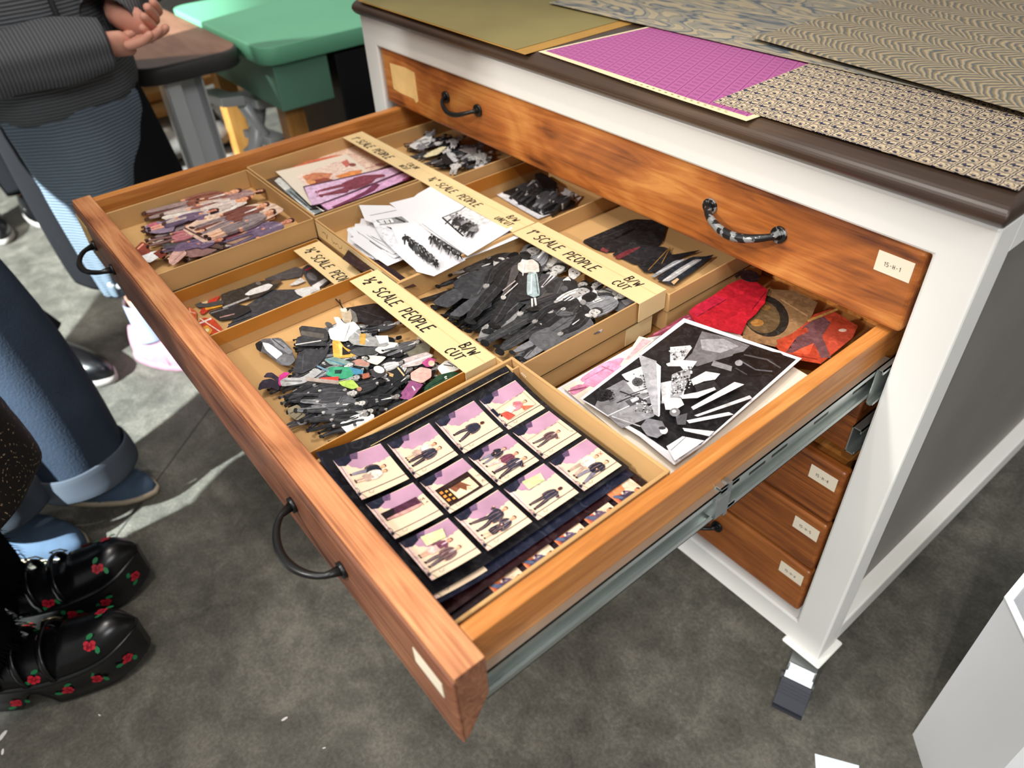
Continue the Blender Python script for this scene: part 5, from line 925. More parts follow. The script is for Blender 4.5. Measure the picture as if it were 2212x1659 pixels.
def comb(N, L, M_, x, y, v):
    p = .062; wx = M_('ADD', x, M_('MULTIPLY', M_('SUBTRACT', noise_at(N, L, x, y, 9, 2), .5), .03))
    t_ = M_('FRACT', M_('ADD', M_('DIVIDE', M_('ADD', y, M_('MULTIPLY', wx, .22)), p), 100)); tri = M_('ABSOLUTE', M_('SUBTRACT', t_, .5))
    s_ = M_('ADD', M_('MULTIPLY', wx, 88), M_('MULTIPLY', M_('POWER', tri, .6), 3.6))
    f_ = M_('FRACT', M_('ADD', M_('ADD', s_, M_('MULTIPLY', noise_at(N, L, x, y, 28, 3, .8), 1.5)), 100))
    return ramp(N, L, f_, [(0, '#bba98a'), (.2, '#ab9a7e'), (.32, '#75756f'), (.46, '#5f666d'), (.56, '#80745c'), (.8, '#948468'), (1, '#bba98a')])
M_BLUE = paper_mat('blue_emblem_paper', blue_pattern); M_PINK = paper_mat('pink_lattice_paper', pink_pattern); M_MARB = paper_mat('marbled_paper', marble); M_COMB = paper_mat('combed_paper', comb)
OLIVE = plain('olive_paper', '#85794c', .6, spec=.3, var=.05, vscale=15); TANP = plain('tan_wooden_edge_paper', '#a9803f', .6, spec=.3, var=.06, vscale=30); CREAMP = plain('cream_paper_border', '#dccfa8', .65, spec=.25)
ZP = ZT + .0302
def sheet(name, pts, m, z, label, fn=None, extra=()):
    cx = sum(p_[0] for p_ in pts)/len(pts); cy = sum(p_[1] for p_ in pts)/len(pts)
    F = Flat(.0005); F.add([(x - cx, y - cy) for x, y in pts], m, True)
    for P, mm in extra: F.add([(x - cx, y - cy) for x, y in P], mm)
    o = F.build(name, None, (cx, cy, z), fn, .03 if fn else None); return tag(o, label, 'paper')
sheet('paper_sheet', [(-1.23,-.010),(-.704,-.016),(-.700,.62),(-1.23,.62)], TANP, ZP, 'tan brown sheet edging the olive sheet on the cabinet top')
sheet('paper_sheet', [(-1.215,-.008),(-.732,-.012),(-.728,.60),(-1.215,.60)], OLIVE, ZP + .0008, 'plain olive sheet at the far end of the cabinet top')
sheet('paper_sheet', [(-.696,.004),(-.60,.0),(-.50,-.006),(-.40,-.010),(-.298,-.012),(-.270,.30),(-.655,.30)], CREAMP, ZP + .0016, 'pink lattice paper with a cream border on the cabinet top', None,
      [([(-.690,.013),(-.50,.006),(-.40,.001),(-.306,.000),(-.280,.29),(-.650,.29)], M_PINK)] + [([(-.50 + k*.011, -.003 - k*.0003), (-.497 + k*.011, -.003 - k*.0003), (-.496 + k*.011, -.0005 - k*.0003), (-.499 + k*.011, -.0008 - k*.0003)], plain('pale_stamp_ink', '#a89a74', .7)) for k in range(16)])
sheet('paper_sheet', [(-.366,.010),(-.005,.016),(-.012,.62),(-.372,.60)], M_BLUE, ZP + .0026, 'cream and navy lattice emblem paper at the near corner of the cabinet top')
sheet('paper_sheet', [(-.905,.208),(-.60,.212),(-.35,.216),(-.178,.219),(-.165,.226),(-.14,.80),(-.88,.80)], M_MARB, ZP + .0045, 'blue grey marbled paper with rippled front edge across the cabinet top', lambda x, y, z: (x, y, z + .003*sin(x*26) * max(0, (-.2 - y) * 5)))
sheet('paper_sheet', [(-.488,.246),(-.20,.215),(-.02,.194),(.0,.80),(-.43,.85)], M_COMB, ZP + .0085, 'brown grey combed feather paper lying over the marbled paper', lambda x, y, z: (x, y, z + .003*sin(x*19 + 1) * max(0, (-.25 - y) * 6) + .002))
# ------------------------------------------------------------------ people
SKIN = plain('skin', '#dfa089', .5, spec=.4, var=.05, vscale=30)
def skinmesh(name, chains, m, parent, sub=1):
    """body grown over joint chains: each chain = list of (point, radius); chains sharing a first joint with an earlier one branch from it"""
    V = []; E = []; R = []; roots = []
    for ch in chains:
        prev = None
        for i, (p, rad) in enumerate(ch):
            p = Vector(p); k = None
            for j, q in enumerate(V):
                if (q - p).length < 1e-5: k = j; break
            if k is None: V.append(p); R.append(rad); k = len(V) - 1; (roots.append(k) if prev is None else None)
            if prev is not None: E.append((prev, k))
            prev = k
    me = bpy.data.meshes.new(name); me.from_pydata([tuple(v) for v in V], E, []); o = bpy.data.objects.new(name, me); COL.objects.link(o)
    me.materials.append(m)
    sk = o.modifiers.new('skin', 'SKIN'); sk.use_smooth_shade = True
    d_ = me.skin_vertices[0].data
    for i, rad in enumerate(R): d_[i].radius = rad if isinstance(rad, tuple) else (rad, rad); d_[i].use_root = i in roots
    ss = o.modifiers.new('sub', 'SUBSURF'); ss.levels = sub; ss.render_levels = sub
    setpar(o, parent); return o
def hand_chains(wr, d, side, palm, L_=.185, curl_=.5, thumb=1, fat=1.0):
    """palm and five fingers: d points to the fingertips, side towards the thumb, palm is the way the palm faces"""
    d, side, palm = Vector(d).normalized(), Vector(side).normalized(), Vector(palm).normalized(); wr = Vector(wr); C_ = []
    C_.append([(wr, (.027, .021)), (wr + d*L_*.25, (.036, .017)), (wr + d*L_*.46, (.040, .015))])
    for k, (off, ln) in enumerate(((.028, .42), (.010, .47), (-.009, .44), (-.027, .34))):
        a = wr + d*L_*.40 + side*off; l = ln*L_; c = curl_ * (1 + .12*k); ch = [(a, .0095*fat)]; dr_ = d.copy(); p_ = a + d*L_*.1; ch.append((p_, .0095*fat))
        for t, (f_, rad) in enumerate(((.45, .009), (.33, .008), (.22, .007))):
            ang = c * (1.0 if t else .8); dr_ = (dr_*cos(ang) + palm*sin(ang)).normalized() if abs(dr_.dot(palm)) < .999 else dr_
            # keep turning in the plane of d and palm
            p_ = p_ + dr_*l*f_; ch.append((p_, rad*fat))
        C_.append(ch)
    a = wr + d*L_*.12 + side*.022
    C_.append([(a, .012), (a + (side*.8 + d*.7 + palm*.2*thumb).normalized()*.036, .011), (a + (side*.75 + d*1.0 + palm*.3*thumb).normalized()*.062, .0095), (a + (side*.6 + d*1.2 + palm*.35*thumb).normalized()*.086, .008)])
    return C_
def body(parent, hipL, hipR, kneeL, kneeR, ankL, ankR, pelvis, chest, neck, head, face, arms, m=SKIN):
    V3 = Vector; ch = []
    pelvis, chest, neck, head = map(V3, (pelvis, chest, neck, head)); face = V3(face).normalized()
    ch.append([(pelvis, (.15, .11)), ((pelvis + chest)/2, (.125, .095)), (chest, (.16, .11)), (neck - V3((0,0,.05)), (.07, .06)), (neck, .052), (head - V3((0,0,.06)) + face*.02, (.062, .07)), (head + V3((0,0,.03)), (.076, .09)), (head + V3((0,0,.09)), (.05, .06))])
    for h, k, a in ((hipL, kneeL, ankL), (hipR, kneeR, ankR)): ch.append([(pelvis, (.15, .11)), (V3(h), .085), ((V3(h) + V3(k))/2, .075), (V3(k), .056), ((V3(k)*.6 + V3(a)*.4), .056), (V3(a), .036), (V3(a) + V3((0,0,-.045)), .034)])
    for sh, el, wr in arms: ch.append([(chest, (.16, .11)), (V3(sh), .058), ((V3(sh) + V3(el))/2, .047), (V3(el), .040), ((V3(el)*.6 + V3(wr)*.4), .038), (V3(wr), .026)])
    # face: nose, ears
    sd = face.cross(V3((0,0,1))).normalized()
    ch.append([(head + face*.075 + V3((0,0,.01)), .010), (head + face*.098 + V3((0,0,-.012)), .012)])
    for s in (-1, 1): ch.append([(head + sd*s*.074, .012), (head + sd*s*.080 + V3((0,0,.025)), .014)])
    return ch
def face_parts(parent, head, face):
    head = Vector(head); face = Vector(face).normalized(); sd = face.cross(Vector((0,0,1))).normalized(); m = MB()
    EYE = plain('eye_dark', '#2b211d', .3); LIP = plain('lips', '#a85a50', .5)
    for s in (-1, 1): m.cyl(head + sd*s*.03 + face*.072 + Vector((0,0,.02)), head + sd*s*.03 + face*.084 + Vector((0,0,.02)), .009, EYE, 10)
    m.tube([head + sd*a*.022 + face*.086 + Vector((0,0,-.045 - .004*abs(a))) for a in (-1, -.5, 0, .5, 1)], .006, LIP, 8); m.build('facial_features', parent)
    h = MB(); HAIR = plain('dark_brown_hair', '#2c1d16', .6); rs = []
    for i in range(9):
        t = i/8; zz_ = -.05 + .20*t; rad = .098*math.sqrt(max(.02, 1 - (max(0, t - .35)/.68)**2)); rs.append([head - face*(.018 - .01*t) + Vector((0,0,zz_)) + (face*cos(2*pi*k/20)*rad*(.72 if cos(2*pi*k/20) > .2 and t < .62 else 1.08) + sd*sin(2*pi*k/20)*rad*.95) for k in range(20)])
    h.rings(rs, HAIR, True, True); h.build('hair', parent)
def garment(name, parent, centers, radii, m, n=36, folds=0.0, seed=0, nf=7, yaw=0.0, caps=False, th=.004):
    """cloth tube through centres (x,y,z) with radii (rx, ry), folded"""
    r = random.Random(seed); ph = [r.uniform(0, 6.28) for _ in range(4)]; g = MB(); rs = []
    for i, (c, rd) in enumerate(zip(centers, radii)):
        c = Vector(c); rx, ry = rd if isinstance(rd, tuple) else (rd, rd); t = i/max(1, len(centers) - 1)
        t0 = Vector(centers[max(0, i-1)]); t1 = Vector(centers[min(len(centers)-1, i+1)]); ax = (t1 - t0).normalized()
        ref = Vector((cos(yaw), sin(yaw), 0)); a = (ref - ax*ref.dot(ax)); a = a.normalized() if a.length > 1e-3 else Vector((0,0,1)); b_ = ax.cross(a)
        ring = []
        for k in range(n):
            an = 2*pi*k/n; f_ = 1 + folds*(sin(nf*an + ph[0] + t*2.2) + .6*sin((nf*1.7//1)*an + ph[1] - t*3) + .5*sin(9*t + ph[2] + 2*an))
            ring.append(c + a*cos(an)*rx*f_ + b_*sin(an)*ry*f_)
        rs.append(ring)
    g.rings(rs, m, caps, True); o = g.build(name, parent); s = o.modifiers.new('sol', 'SOLIDIFY'); s.thickness = th; s.offset = 1
    q = o.modifiers.new('sub', 'SUBSURF'); q.levels = 1; q.render_levels = 1
    return o
def rib_material(name, c0, c1, freq, axis=2):
    m, nt, b = newmat(name); N = nt.nodes.new; L = nt.links.new; tc = N('ShaderNodeTexCoord'); wv = N('ShaderNodeTexWave'); wv.bands_direction = 'XYZ'[axis]; wv.inputs['Scale'].default_value = freq; wv.inputs['Distortion'].default_value = .6; wv.inputs['Detail'].default_value = 1
    L(tc.outputs['Object'], wv.inputs['Vector']); c = ramp(N, L, wv.outputs['Fac'], [(0, c0), (1, c1)]); L(c, b.inputs['Base Color']); b.inputs['Roughness'].default_value = .9; b.inputs['Specular IOR Level'].default_value = .1
    bp = N('ShaderNodeBump'); bp.inputs['Strength'].default_value = .5; bp.inputs['Distance'].default_value = .004; L(wv.outputs['Fac'], bp.inputs['Height']); L(bp.outputs['Normal'], b.inputs['Normal']); return m
KNIT = rib_material('charcoal_waffle_knit', '#505255', '#6e7073', 42, 2); KNITS = rib_material('charcoal_sleeve_knit', '#515356', '#6c6e71', 42, 1); RIBB = rib_material('blue_grey_rib_knit', '#55616d', '#7b8894', 40, 2)
BLACKC = plain('black_cloth', '#17171a', .85, spec=.15, bump=.2, bscale=60); JEAN = plain('blue_denim', '#313b49', .85, spec=.15, bump=.3, bscale=220, var=.18, vscale=9); JEANL = plain('denim_inside', '#4a5059', .85, spec=.1)
SUEDE = plain('blue_suede', '#4c5d71', .9, spec=.1, var=.1, vscale=25); SOLE = plain('tan_rubber_sole', '#b7a88f', .7); PINKS = plain('pink_fleece_shoe', '#a47a88', .95, spec=.05, bump=.8, bscale=60, var=.14, vscale=22); SOCK = plain('lilac_white_sock', '#9298ae', .9, spec=.05); BLKL = plain('black_glossy_leather', '#0d0d0f', .28, spec=.55)
def shoe(name, parent, heel, toe, wd, m, sole, hgt=.06, sole_h=.016):
    """low slip-on: sole and rounded upper"""
    heel = Vector((*heel, 0)); toe = Vector((*toe, 0)); d = toe - heel; L_ = d.length; d.normalize(); s = Vector((-d.y, d.x, 0)); wf = lambda t: wd*(.62 + .38*sin(pi*min(1, max(0, (t - .05)/.95))**.9))*(1 - max(0, (t - .8)/.2)**2.2*.75)*(1 - max(0, (.08 - t)/.08)**2*.5)
    T_ = [0, .03, .08, .16, .27, .4, .55, .68, .8, .9, .96, 1]
    k = MB(); loop = [heel + d*L_*t + s*wf(t)*.5 for t in T_] + [heel + d*L_*t - s*wf(t)*.5 for t in T_[::-1]]
    z = lambda P, h, f: [heel + d*L_*.5 + (p_ - heel - d*L_*.5)*f + Vector((0,0,h)) for p_ in P]
    k.rings([z(loop, .0005, .97), z(loop, .003, 1.03), z(loop, sole_h, 1.03), z(loop, sole_h + .001, .98)], sole, True, True)
    o = k.build(name, parent); u = MB(); rs = []
    for t in T_:
        h = hgt*(.95 if t < .3 else .95 - .5*((t - .3)/.7)**1.1)*(1 - max(0, (t - .85)/.15)**3*.45); w2 = wf(t)*.5*.98; c = heel + d*L_*t
        rs.append([c + s*w2*cos(pi*q/12)*(1 - .25*(sin(pi*q/12)**3)) + Vector((0,0, sole_h + h*sin(pi*q/12)**.62)) for q in range(13)])
    u.rings(rs, m, False, True, False); u.face(rs[0], m); u.face(rs[-1][::-1], m); u.build('upper', o)
    st = MB(); 
    for t in (.62,): 
        c = heel + d*L_*t; h = hgt*(.95 - .5*((t - .3)/.7)**1.1); w2 = wf(t)*.5*.985
        st.tube([c + s*w2*cos(pi*q/12)*(1 - .25*(sin(pi*q/12)**3)) + Vector((0,0, sole_h + h*sin(pi*q/12)**.62 + .0006)) - d*.03*sin(pi*q/12) for q in range(13)], .0018, m, 6)
    st.build('seam', o); return o
# --- person beside the brown table: grey knit top, hands held together
A = thing('person', (-1.86, -.5, 0), 'person in a charcoal zip knit top, hands held together beside the brown table', 'person')
fa = Vector((.93, .36, 0)).normalized(); hw = at(240, 34, 1.99); nw = at(214, 98, 1.95)
eF = Vector((-1.88, -.19, .99)); eN = Vector((-1.70, -.70, .86)); shF = Vector((-1.93, -.30, 1.33)); shN = Vector((-1.86, -.68, 1.33))
ch = body(A, (-1.89, -.43, .80), (-1.89, -.54, .80), (-1.88, -.40, .46), (-1.87, -.50, .46), (-1.84, -.42, .09), (-1.80, -.53, .10), (-1.88, -.51, .88), (-1.90, -.49, 1.25), (-1.89, -.485, 1.45), (-1.86, -.47, 1.58), fa, [(shF, eF, hw), (shN, eN, nw)])
fist_d = CR*.95 + CD*.25
ch += hand_chains(nw, CR - CD*.03 - CF*.1, CF*.8 - CD*.6, -CD*.9 - CF*.5, .172, .20, 1, 1.12)
ch += hand_chains(hw, fist_d, -CD + CR*.15, -CF, .19, 1.15, 1, 1.3)
skinmesh('body', ch, SKIN, A); face_parts(A, (-1.86, -.47, 1.58), fa)
garment('knit_top', A, [(-1.885,-.49,.70),(-1.885,-.49,.73),(-1.885,-.50,.80),(-1.885,-.50,.90),(-1.89,-.50,1.0),(-1.89,-.495,1.12),(-1.90,-.49,1.25),(-1.90,-.49,1.36),(-1.895,-.487,1.42)], [(.155,.175),(.165,.185),(.17,.195),(.165,.195),(.16,.195),(.16,.20),(.15,.205),(.11,.17),(.075,.085)], KNIT, 40, .018, 2, 6, math.atan2(fa.y, fa.x), True)
for nm, s_, e_, w_, sd in (('sleeve', shF, eF, hw, 5), ('sleeve', shN, eN, nw, 8)):
    P = []; R_ = []
    for t in range(13):
        q = t/12; P.append((s_*(1-q*2) + e_*q*2) if q < .5 else (e_ + (w_ - e_)*(q*2-1)*1.07)); R_.append(.082 - .03*q + .010*sin(t*1.9 + sd) + (.008 if t == 11 else 0))
    garment(nm, A, [tuple(p_) for p_ in P], R_, KNITS, 24, .06, sd, 5, .4)
z_ = MB(); zp = [Vector((-1.885, -.50, 0)) + fa*(.178 - .02*(z0 - .88)**2) + Vector((.02 + .0*z0, -.03, z0)) for z0 in (.86, .92, .98, 1.05, 1.15, 1.28, 1.38)]
z_.tube(zp, .006, plain('zip_tape', '#2c2d30', .6), 8); z_.obox(zp[0] + Vector((0,-.008,-.035)), fa*.006, (0,.016,0), (0,0,.035), plain('zip_tape', '#2c2d30', .6)); z_.build('zip', A)
garment('skirt', A, [(-1.89,-.50,.80),(-1.89,-.495,.70),(-1.90,-.485,.58),(-1.905,-.475,.46),(-1.91,-.465,.34),(-1.91,-.46,.26)], [(.14,.165),(.155,.175),(.16,.185),(.16,.19),(.155,.19),(.15,.185)], BLACKC, 40, .02, 4, 6, 0)
# ribbed blue-grey panel hanging in front, narrowing to a buttoned cuff
g = MB(); rs = []
for z0, y0, y1, bow in ((.735,-.655,-.34,.075),(.66,-.64,-.35,.085),(.58,-.635,-.37,.09),(.50,-.63,-.40,.088),(.43,-.625,-.45,.075),(.36,-.62,-.50,.055),(.30,-.61,-.53,.04),(.235,-.605,-.545,.03)):
    rs.append([Vector((-1.80 + bow*sin(pi*k/14) + .006*sin(k*1.7 + z0*20), y0 + (y1 - y0)*k/14, z0)) for k in range(15)])
g.rings(rs, RIBB, False, True, False); o = g.build('ribbed_panel', A); s = o.modifiers.new('sol', 'SOLIDIFY'); s.thickness = .006; q = o.modifiers.new('sub', 'SUBSURF'); q.levels = 1; q.render_levels = 1
for y0, z0 in ((-.585,.285),(-.57,.275)): 
    k = MB(); k.cyl((-1.768, y0, z0), (-1.757, y0, z0), .007, plain('white_button', '#eef2f5', .3), 14); k.build('button', A)
garment('sock', A, [(-1.80,-.53,.20),(-1.80,-.53,.12),(-1.79,-.53,.07)], [.045,.044,.046], SOCK, 20, .02); garment('sock', A, [(-1.84,-.42,.20),(-1.84,-.42,.12),(-1.83,-.42,.07)], [.045,.044,.046], SOCK, 20, .02)
shoe('shoe', A, (-1.86,-.58), (-1.66,-.44), .115, PINKS, PINKS, .085, .02); shoe('shoe', A, (-1.90,-.46), (-1.70,-.32), .115, PINKS, PINKS, .085, .02)
# --- person in turned-up jeans and blue suede shoes
B = thing('person', (-1.40, -.90, 0), 'person in dark blue jeans with turned-up cuffs and blue suede slip-on shoes', 'person')
fb_ = Vector((.8, .6, 0)).normalized()
skinmesh('body', body(B, (-1.56,-.93,.86), (-1.50,-1.08,.86), (-1.40,-.87,.49), (-1.38,-1.04,.49), (-1.37,-.845,.09), (-1.345,-1.0,.09), (-1.56,-1.02,.94), (-1.60,-1.04,1.30), (-1.59,-1.03,1.51), (-1.56,-1.01,1.64), fb_, [((-1.68,-.88,1.40),(-1.74,-.82,1.12),(-1.62,-.80,.92)), ((-1.53,-1.22,1.40),(-1.48,-1.30,1.12),(-1.36,-1.24,.94))]) + hand_chains((-1.62,-.80,.92), (.35,.1,-1), (0,-.2,.2), (.4,-1,0), .18, .4) + hand_chains((-1.36,-1.24,.94), (.35,.1,-1), (0,.4,.2), (.4,1,0), .18, .4), SKIN, B)
face_parts(B, (-1.56,-1.01,1.64), fb_)
garment('jeans_leg', B, [(-1.55,-.96,.92),(-1.50,-.93,.74),(-1.43,-.89,.60),(-1.37,-.855,.47),(-1.345,-.838,.34),(-1.33,-.832,.22),(-1.325,-.832,.16),(-1.325,-.832,.135)], [(.12,.115),.108,.102,.100,.098,.096,.094,.093], JEAN, 30, .025, 3, 4)
garment('jeans_leg', B, [(-1.55,-1.06,.92),(-1.48,-1.08,.74),(-1.42,-1.07,.60),(-1.37,-1.05,.47),(-1.34,-1.03,.34),(-1.325,-1.015,.22),(-1.32,-1.01,.16)], [(.12,.115),.105,.10,.097,.094,.09,.088], JEAN, 30, .025, 6, 4)
for c in ((-1.322,-.832,.10), (-1.318,-1.005,.12)): garment('turned_up_cuff', B, [(c[0]-.004,c[1],c[2]+.06),(c[0],c[1],c[2]+.03),(c[0]+.004,c[1],c[2]-.005)], [.100,.103,.107], JEANL, 30, .02, 2, 3, th=.005)
garment('jacket', B, [(-1.56,-1.02,.86),(-1.57,-1.02,.98),(-1.58,-1.03,1.15),(-1.60,-1.04,1.35),(-1.60,-1.04,1.47)], [(.15,.20),(.155,.205),(.15,.20),(.14,.215),(.075,.09)], BLACKC, 36, .02, 9, 6, .64, True)
shoe('shoe', B, (-1.46,-.94), (-1.262,-.728), .105, SUEDE, SOLE, .068); shoe('shoe', B, (-1.405,-1.085), (-1.185,-.905), .108, SUEDE, SOLE, .068)
# --- person in platform shoes and a dark beaded skirt
Cp = thing('person', (-1.0, -1.08, 0), 'person in a beaded paisley skirt and black platform shoes with red flowers', 'person')
def paisley():
    m, nt, b = newmat('paisley_bead_cloth'); N = nt.nodes.new; L = nt.links.new; tc = N('ShaderNodeTexCoord')
    v1 = N('ShaderNodeTexVoronoi'); v1.inputs['Scale'].default_value = 17; L(tc.outputs['Object'], v1.inputs['Vector'])
    s = N('ShaderNodeMath'); s.operation = 'SINE'; mu = N('ShaderNodeMath'); mu.operation = 'MULTIPLY'; mu.inputs[1].default_value = 52; L(v1.outputs['Distance'], mu.inputs[0]); L(mu.outputs[0], s.inputs[0])
    v2 = N('ShaderNodeTexVoronoi'); v2.inputs['Scale'].default_value = 170; L(tc.outputs['Object'], v2.inputs['Vector'])
    lt = N('ShaderNodeMath'); lt.operation = 'LESS_THAN'; lt.inputs[1].default_value = .34; L(v2.outputs['Distance'], lt.inputs[0])
    gt = N('ShaderNodeMath'); gt.operation = 'GREATER_THAN'; gt.inputs[1].default_value = .82; L(s.outputs[0], gt.inputs[0])
    pr = N('ShaderNodeMath'); pr.operation = 'MULTIPLY'; L(lt.outputs[0], pr.inputs[0]); L(gt.outputs[0], pr.inputs[1])
    c = ramp(N, L, pr.outputs[0], [(0, '#130d0c'), (1, '#a58d6c')]); L(c, b.inputs['Base Color']); b.inputs['Roughness'].default_value = .6; return m
PAIS = paisley(); FUR = plain('black_fur', '#0b0b0c', .95, spec=.05)
fc = Vector((.35, .94, 0)).normalized()
skinmesh('body', body(Cp, (-1.12,-1.13,.86), (-1.0,-1.19,.86), (-1.10,-1.06,.52), (-.985,-1.11,.52), (-1.085,-1.045,.18), (-.945,-1.085,.18), (-1.02,-1.18,.94), (-.97,-1.22,1.30), (-.96,-1.21,1.51), (-.94,-1.19,1.64), fc, [((-1.12,-1.18,1.40),(-1.17,-1.08,1.14),(-1.10,-.98,1.0)), ((-.80,-1.28,1.40),(-.76,-1.24,1.14),(-.80,-1.08,1.04))]) + hand_chains((-1.10,-.98,1.0), (.4,.8,-.3), (.8,-.3,.3), (.3,.1,-1), .17, .5) + hand_chains((-.80,-1.08,1.04), (-.4,.8,-.2), (-.8,-.3,.3), (-.3,.1,-1), .17, .5), SKIN, Cp)
face_parts(Cp, (-.94,-1.19,1.64), fc)
garment('beaded_skirt', Cp, [(-1.01,-1.17,.94),(-1.01,-1.13,.80),(-1.015,-1.08,.66),(-1.02,-1.05,.54),(-1.02,-1.04,.46),(-1.02,-1.04,.41)], [(.13,.14),(.15,.155),(.16,.175),(.163,.185),(.166,.19),(.166,.19)], PAIS, 44, .022, 12, 7, .9)
k = MB(); r = random.Random(4); RED = plain('red_bead', '#8f1712', .4); GLS = plain('grey_glass_bead', '#4a4d40', .2)
for i in range(26):
    a = radians(-60 + 150*r.random()); z0 = .43 + .36*r.random(); rd_ = .168 - .03*max(0, (z0 - .5)/.3); c = Vector((-1.045, -1.045 - .05*max(0, z0 - .5)/.3, z0)); nrm = Vector((cos(a), sin(a), 0)); k.cyl(c + nrm*(rd_ - .004), c + nrm*(rd_ + .004), r.uniform(.003, .008), RED if i % 5 == 0 else GLS, 10)
k.build('beads', Cp)['kind'] = 'stuff'
def furry(name, parent, pts, rad, seed):
    r = random.Random(seed); g = MB(); n = 22; rs = []
    for i in range(len(pts)):
        rs.append([Vector(pts[i]) + Vector((cos(2*pi*k/n), sin(2*pi*k/n), 0))*rad[i]*r.uniform(.92, 1.06) for k in range(n)])
    g.rings(rs, FUR, True, True)
    for i in range(900):
        t = r.random()*(len(pts) - 1); j = min(int(t), len(pts) - 2); q = t - j; c = Vector(pts[j])*(1 - q) + Vector(pts[j+1])*q; rd_ = rad[j]*(1 - q) + rad[j+1]*q; a = r.uniform(0, 2*pi); nv = Vector((cos(a), sin(a), 0)); tv = Vector((-sin(a), cos(a), 0)); p0 = c + nv*rd_*.95; tip = p0 + nv*r.uniform(.008, .02) + Vector((0,0,-r.uniform(.008, .026)))
        g.face([p0 + tv*.0018, p0 - tv*.0018, tip], FUR)
    return g.build(name, parent)
for ax_, ay_, kx, ky, sd in ((-1.080,-1.050,-1.09,-1.06,1), (-.940,-1.090,-.975,-1.11,2)):
    furry('furry_leg_warmer', Cp, [(ax_ - .01, ay_ - .015, .115),(ax_ - .01, ay_ - .015, .16),(ax_ - .01, ay_ - .012, .24),((ax_+kx)/2, (ay_+ky)/2, .33),(kx, ky, .44)], [.066,.072,.07,.07,.068], sd)
garment('jacket', Cp, [(-1.03,-1.18,.86),(-1.01,-1.18,.98),(-.99,-1.20,1.15),(-.97,-1.22,1.35),(-.96,-1.21,1.47)], [(.15,.15),(.15,.16),(.14,.16),(.12,.18),(.075,.085)], BLACKC, 36, .02, 9, 6, 1.2, True)
FLR = plain('red_flower_print', '#c01f33', .4); FLG = plain('green_leaf_print', '#1f7a48', .4); BUCK = plain('pale_brass_buckle', '#b9ab8c', .3, .8)
def platform(parent, heel, toe, wd, seed):
    r = random.Random(seed); heel = Vector((*heel, 0)); toe = Vector((*toe, 0)); d = toe - heel; L_ = d.length; d.normalize(); s = Vector((-d.y, d.x, 0)); N_ = 28
    wf = lambda t: wd*(.66 + .34*sin(pi*min(1, max(0, (t - .12)/.88))**.95))*(1 - max(0, (t - .78)/.22)**2.4*.78)*(1 - max(0, (.10 - t)/.10)**2*.55)
    bot = lambda t: .0 + (.046*max(0, sin(pi*(t - .30)/.20)) if .30 < t < .50 else 0) + .030*max(0, (t - .74)/.26)**1.6
    mid = lambda t: .078 - .012*sin(pi*min(1, t*1.1)) + .020*max(0, (t - .70)/.30)**1.5
    def cross(t, z, f): c = heel + d*L_*t; return c + s*wf(t)*.5*f + Vector((0,0,z)), c - s*wf(t)*.5*f + Vector((0,0,z))
    k = MB(); rs = []
    for i in range(N_ + 1):
        t = i/N_; b0, m0 = bot(t), mid(t); ring = []
        for z, f in ((b0, .90), (b0 + .006, 1.02), (b0*.5 + m0*.5, .99), (m0 - .003, 1.04), (m0, 1.06), (m0 + .004, 1.03)): ring.append(cross(t, z, f)[0])
        for z, f in ((b0, .90), (b0 + .006, 1.02), (b0*.5 + m0*.5, .99), (m0 - .003, 1.04), (m0, 1.06), (m0 + .004, 1.03))[::-1]: ring.append(cross(t, z, f)[1])
        rs.append(ring)
    k.rings(rs, BLKL, True, True); o = k.build('platform_shoe', parent); 
    hgt = lambda t: (.062 if t < .16 else .050 - .004*sin(t*9) if t < .34 else .042 if t < .58 else .058*(1 - max(0, (t - .78)/.22)**2.2*.80))
    u = MB(); rs = []
    for i in range(N_ + 1):
        t = i/N_; c = heel + d*L_*t; w2 = wf(t)*.48; h = hgt(t); rs.append([c + s*w2*cos(pi*q/14)*(1 - .12*sin(pi*q/14)**2) + Vector((0,0, mid(t) + h*sin(pi*q/14)**.7)) for q in range(15)])
    u.rings(rs, BLKL, False, True, False); u.face(rs[0], BLKL); u.face(rs[-1][::-1], BLKL); u.build('upper', o)
    for t in (.26, .40, .54):
        c = heel + d*L_*t; w2 = wf(t)*.49; zt_ = mid(t) + .075*(1 - t*.45); m_ = MB()
        P = [c + s*w2*cos(pi*q/12) + Vector((0,0, mid(t) + .006 + (zt_ - mid(t))*sin(pi*q/12)**.8)) - d*.008*sin(pi*q/12) for q in range(13)]
        m_.tube(P, [(.0035, .008)]*13, BLKL, 8); st = m_.build('strap', o)
        q = P[2]; m_ = MB(); e1 = (P[3] - P[1]).normalized(); e2 = d
        m_.tube([q + s*.006 + e1*a*.013 + e2*b_*.010 for a, b_ in ((-1,-1),(1,-1),(1.3,0),(1,1),(-1,1),(-1,-1))], .0016, BUCK, 6); m_.build('buckle', st)
    def flower(p, n1, up):
        fl_ = MB()
        n1 = n1.normalized(); e1 = n1.cross(up).normalized(); e2 = e1.cross(n1).normalized()
        for j in range(6):
            a = 2*pi*j/6 + r.random()*.5; c = p + (e1*cos(a) + e2*sin(a))*(.0062 if j else 0) ; fl_.face([c + n1*.0012 + (e1*cos(2*pi*q/8) + e2*sin(2*pi*q/8))*.0050 for q in range(8)], FLR)
        for j in range(2):
            a = r.uniform(0, 6.28) if j == 0 else a + 2.2; c = p + (e1*cos(a) + e2*sin(a))*.0155; dd = (e1*cos(a + .8) + e2*sin(a + .8)); cc = n1.cross(dd); fl_.face([c + n1*.001 + dd*x_*.0075 + cc*y_*.0045 for x_, y_ in ((-1,0),(-.3,.9),(.6,.8),(1,0),(.6,-.8),(-.3,-.9))], FLG)
        fl_.build('flower', o)
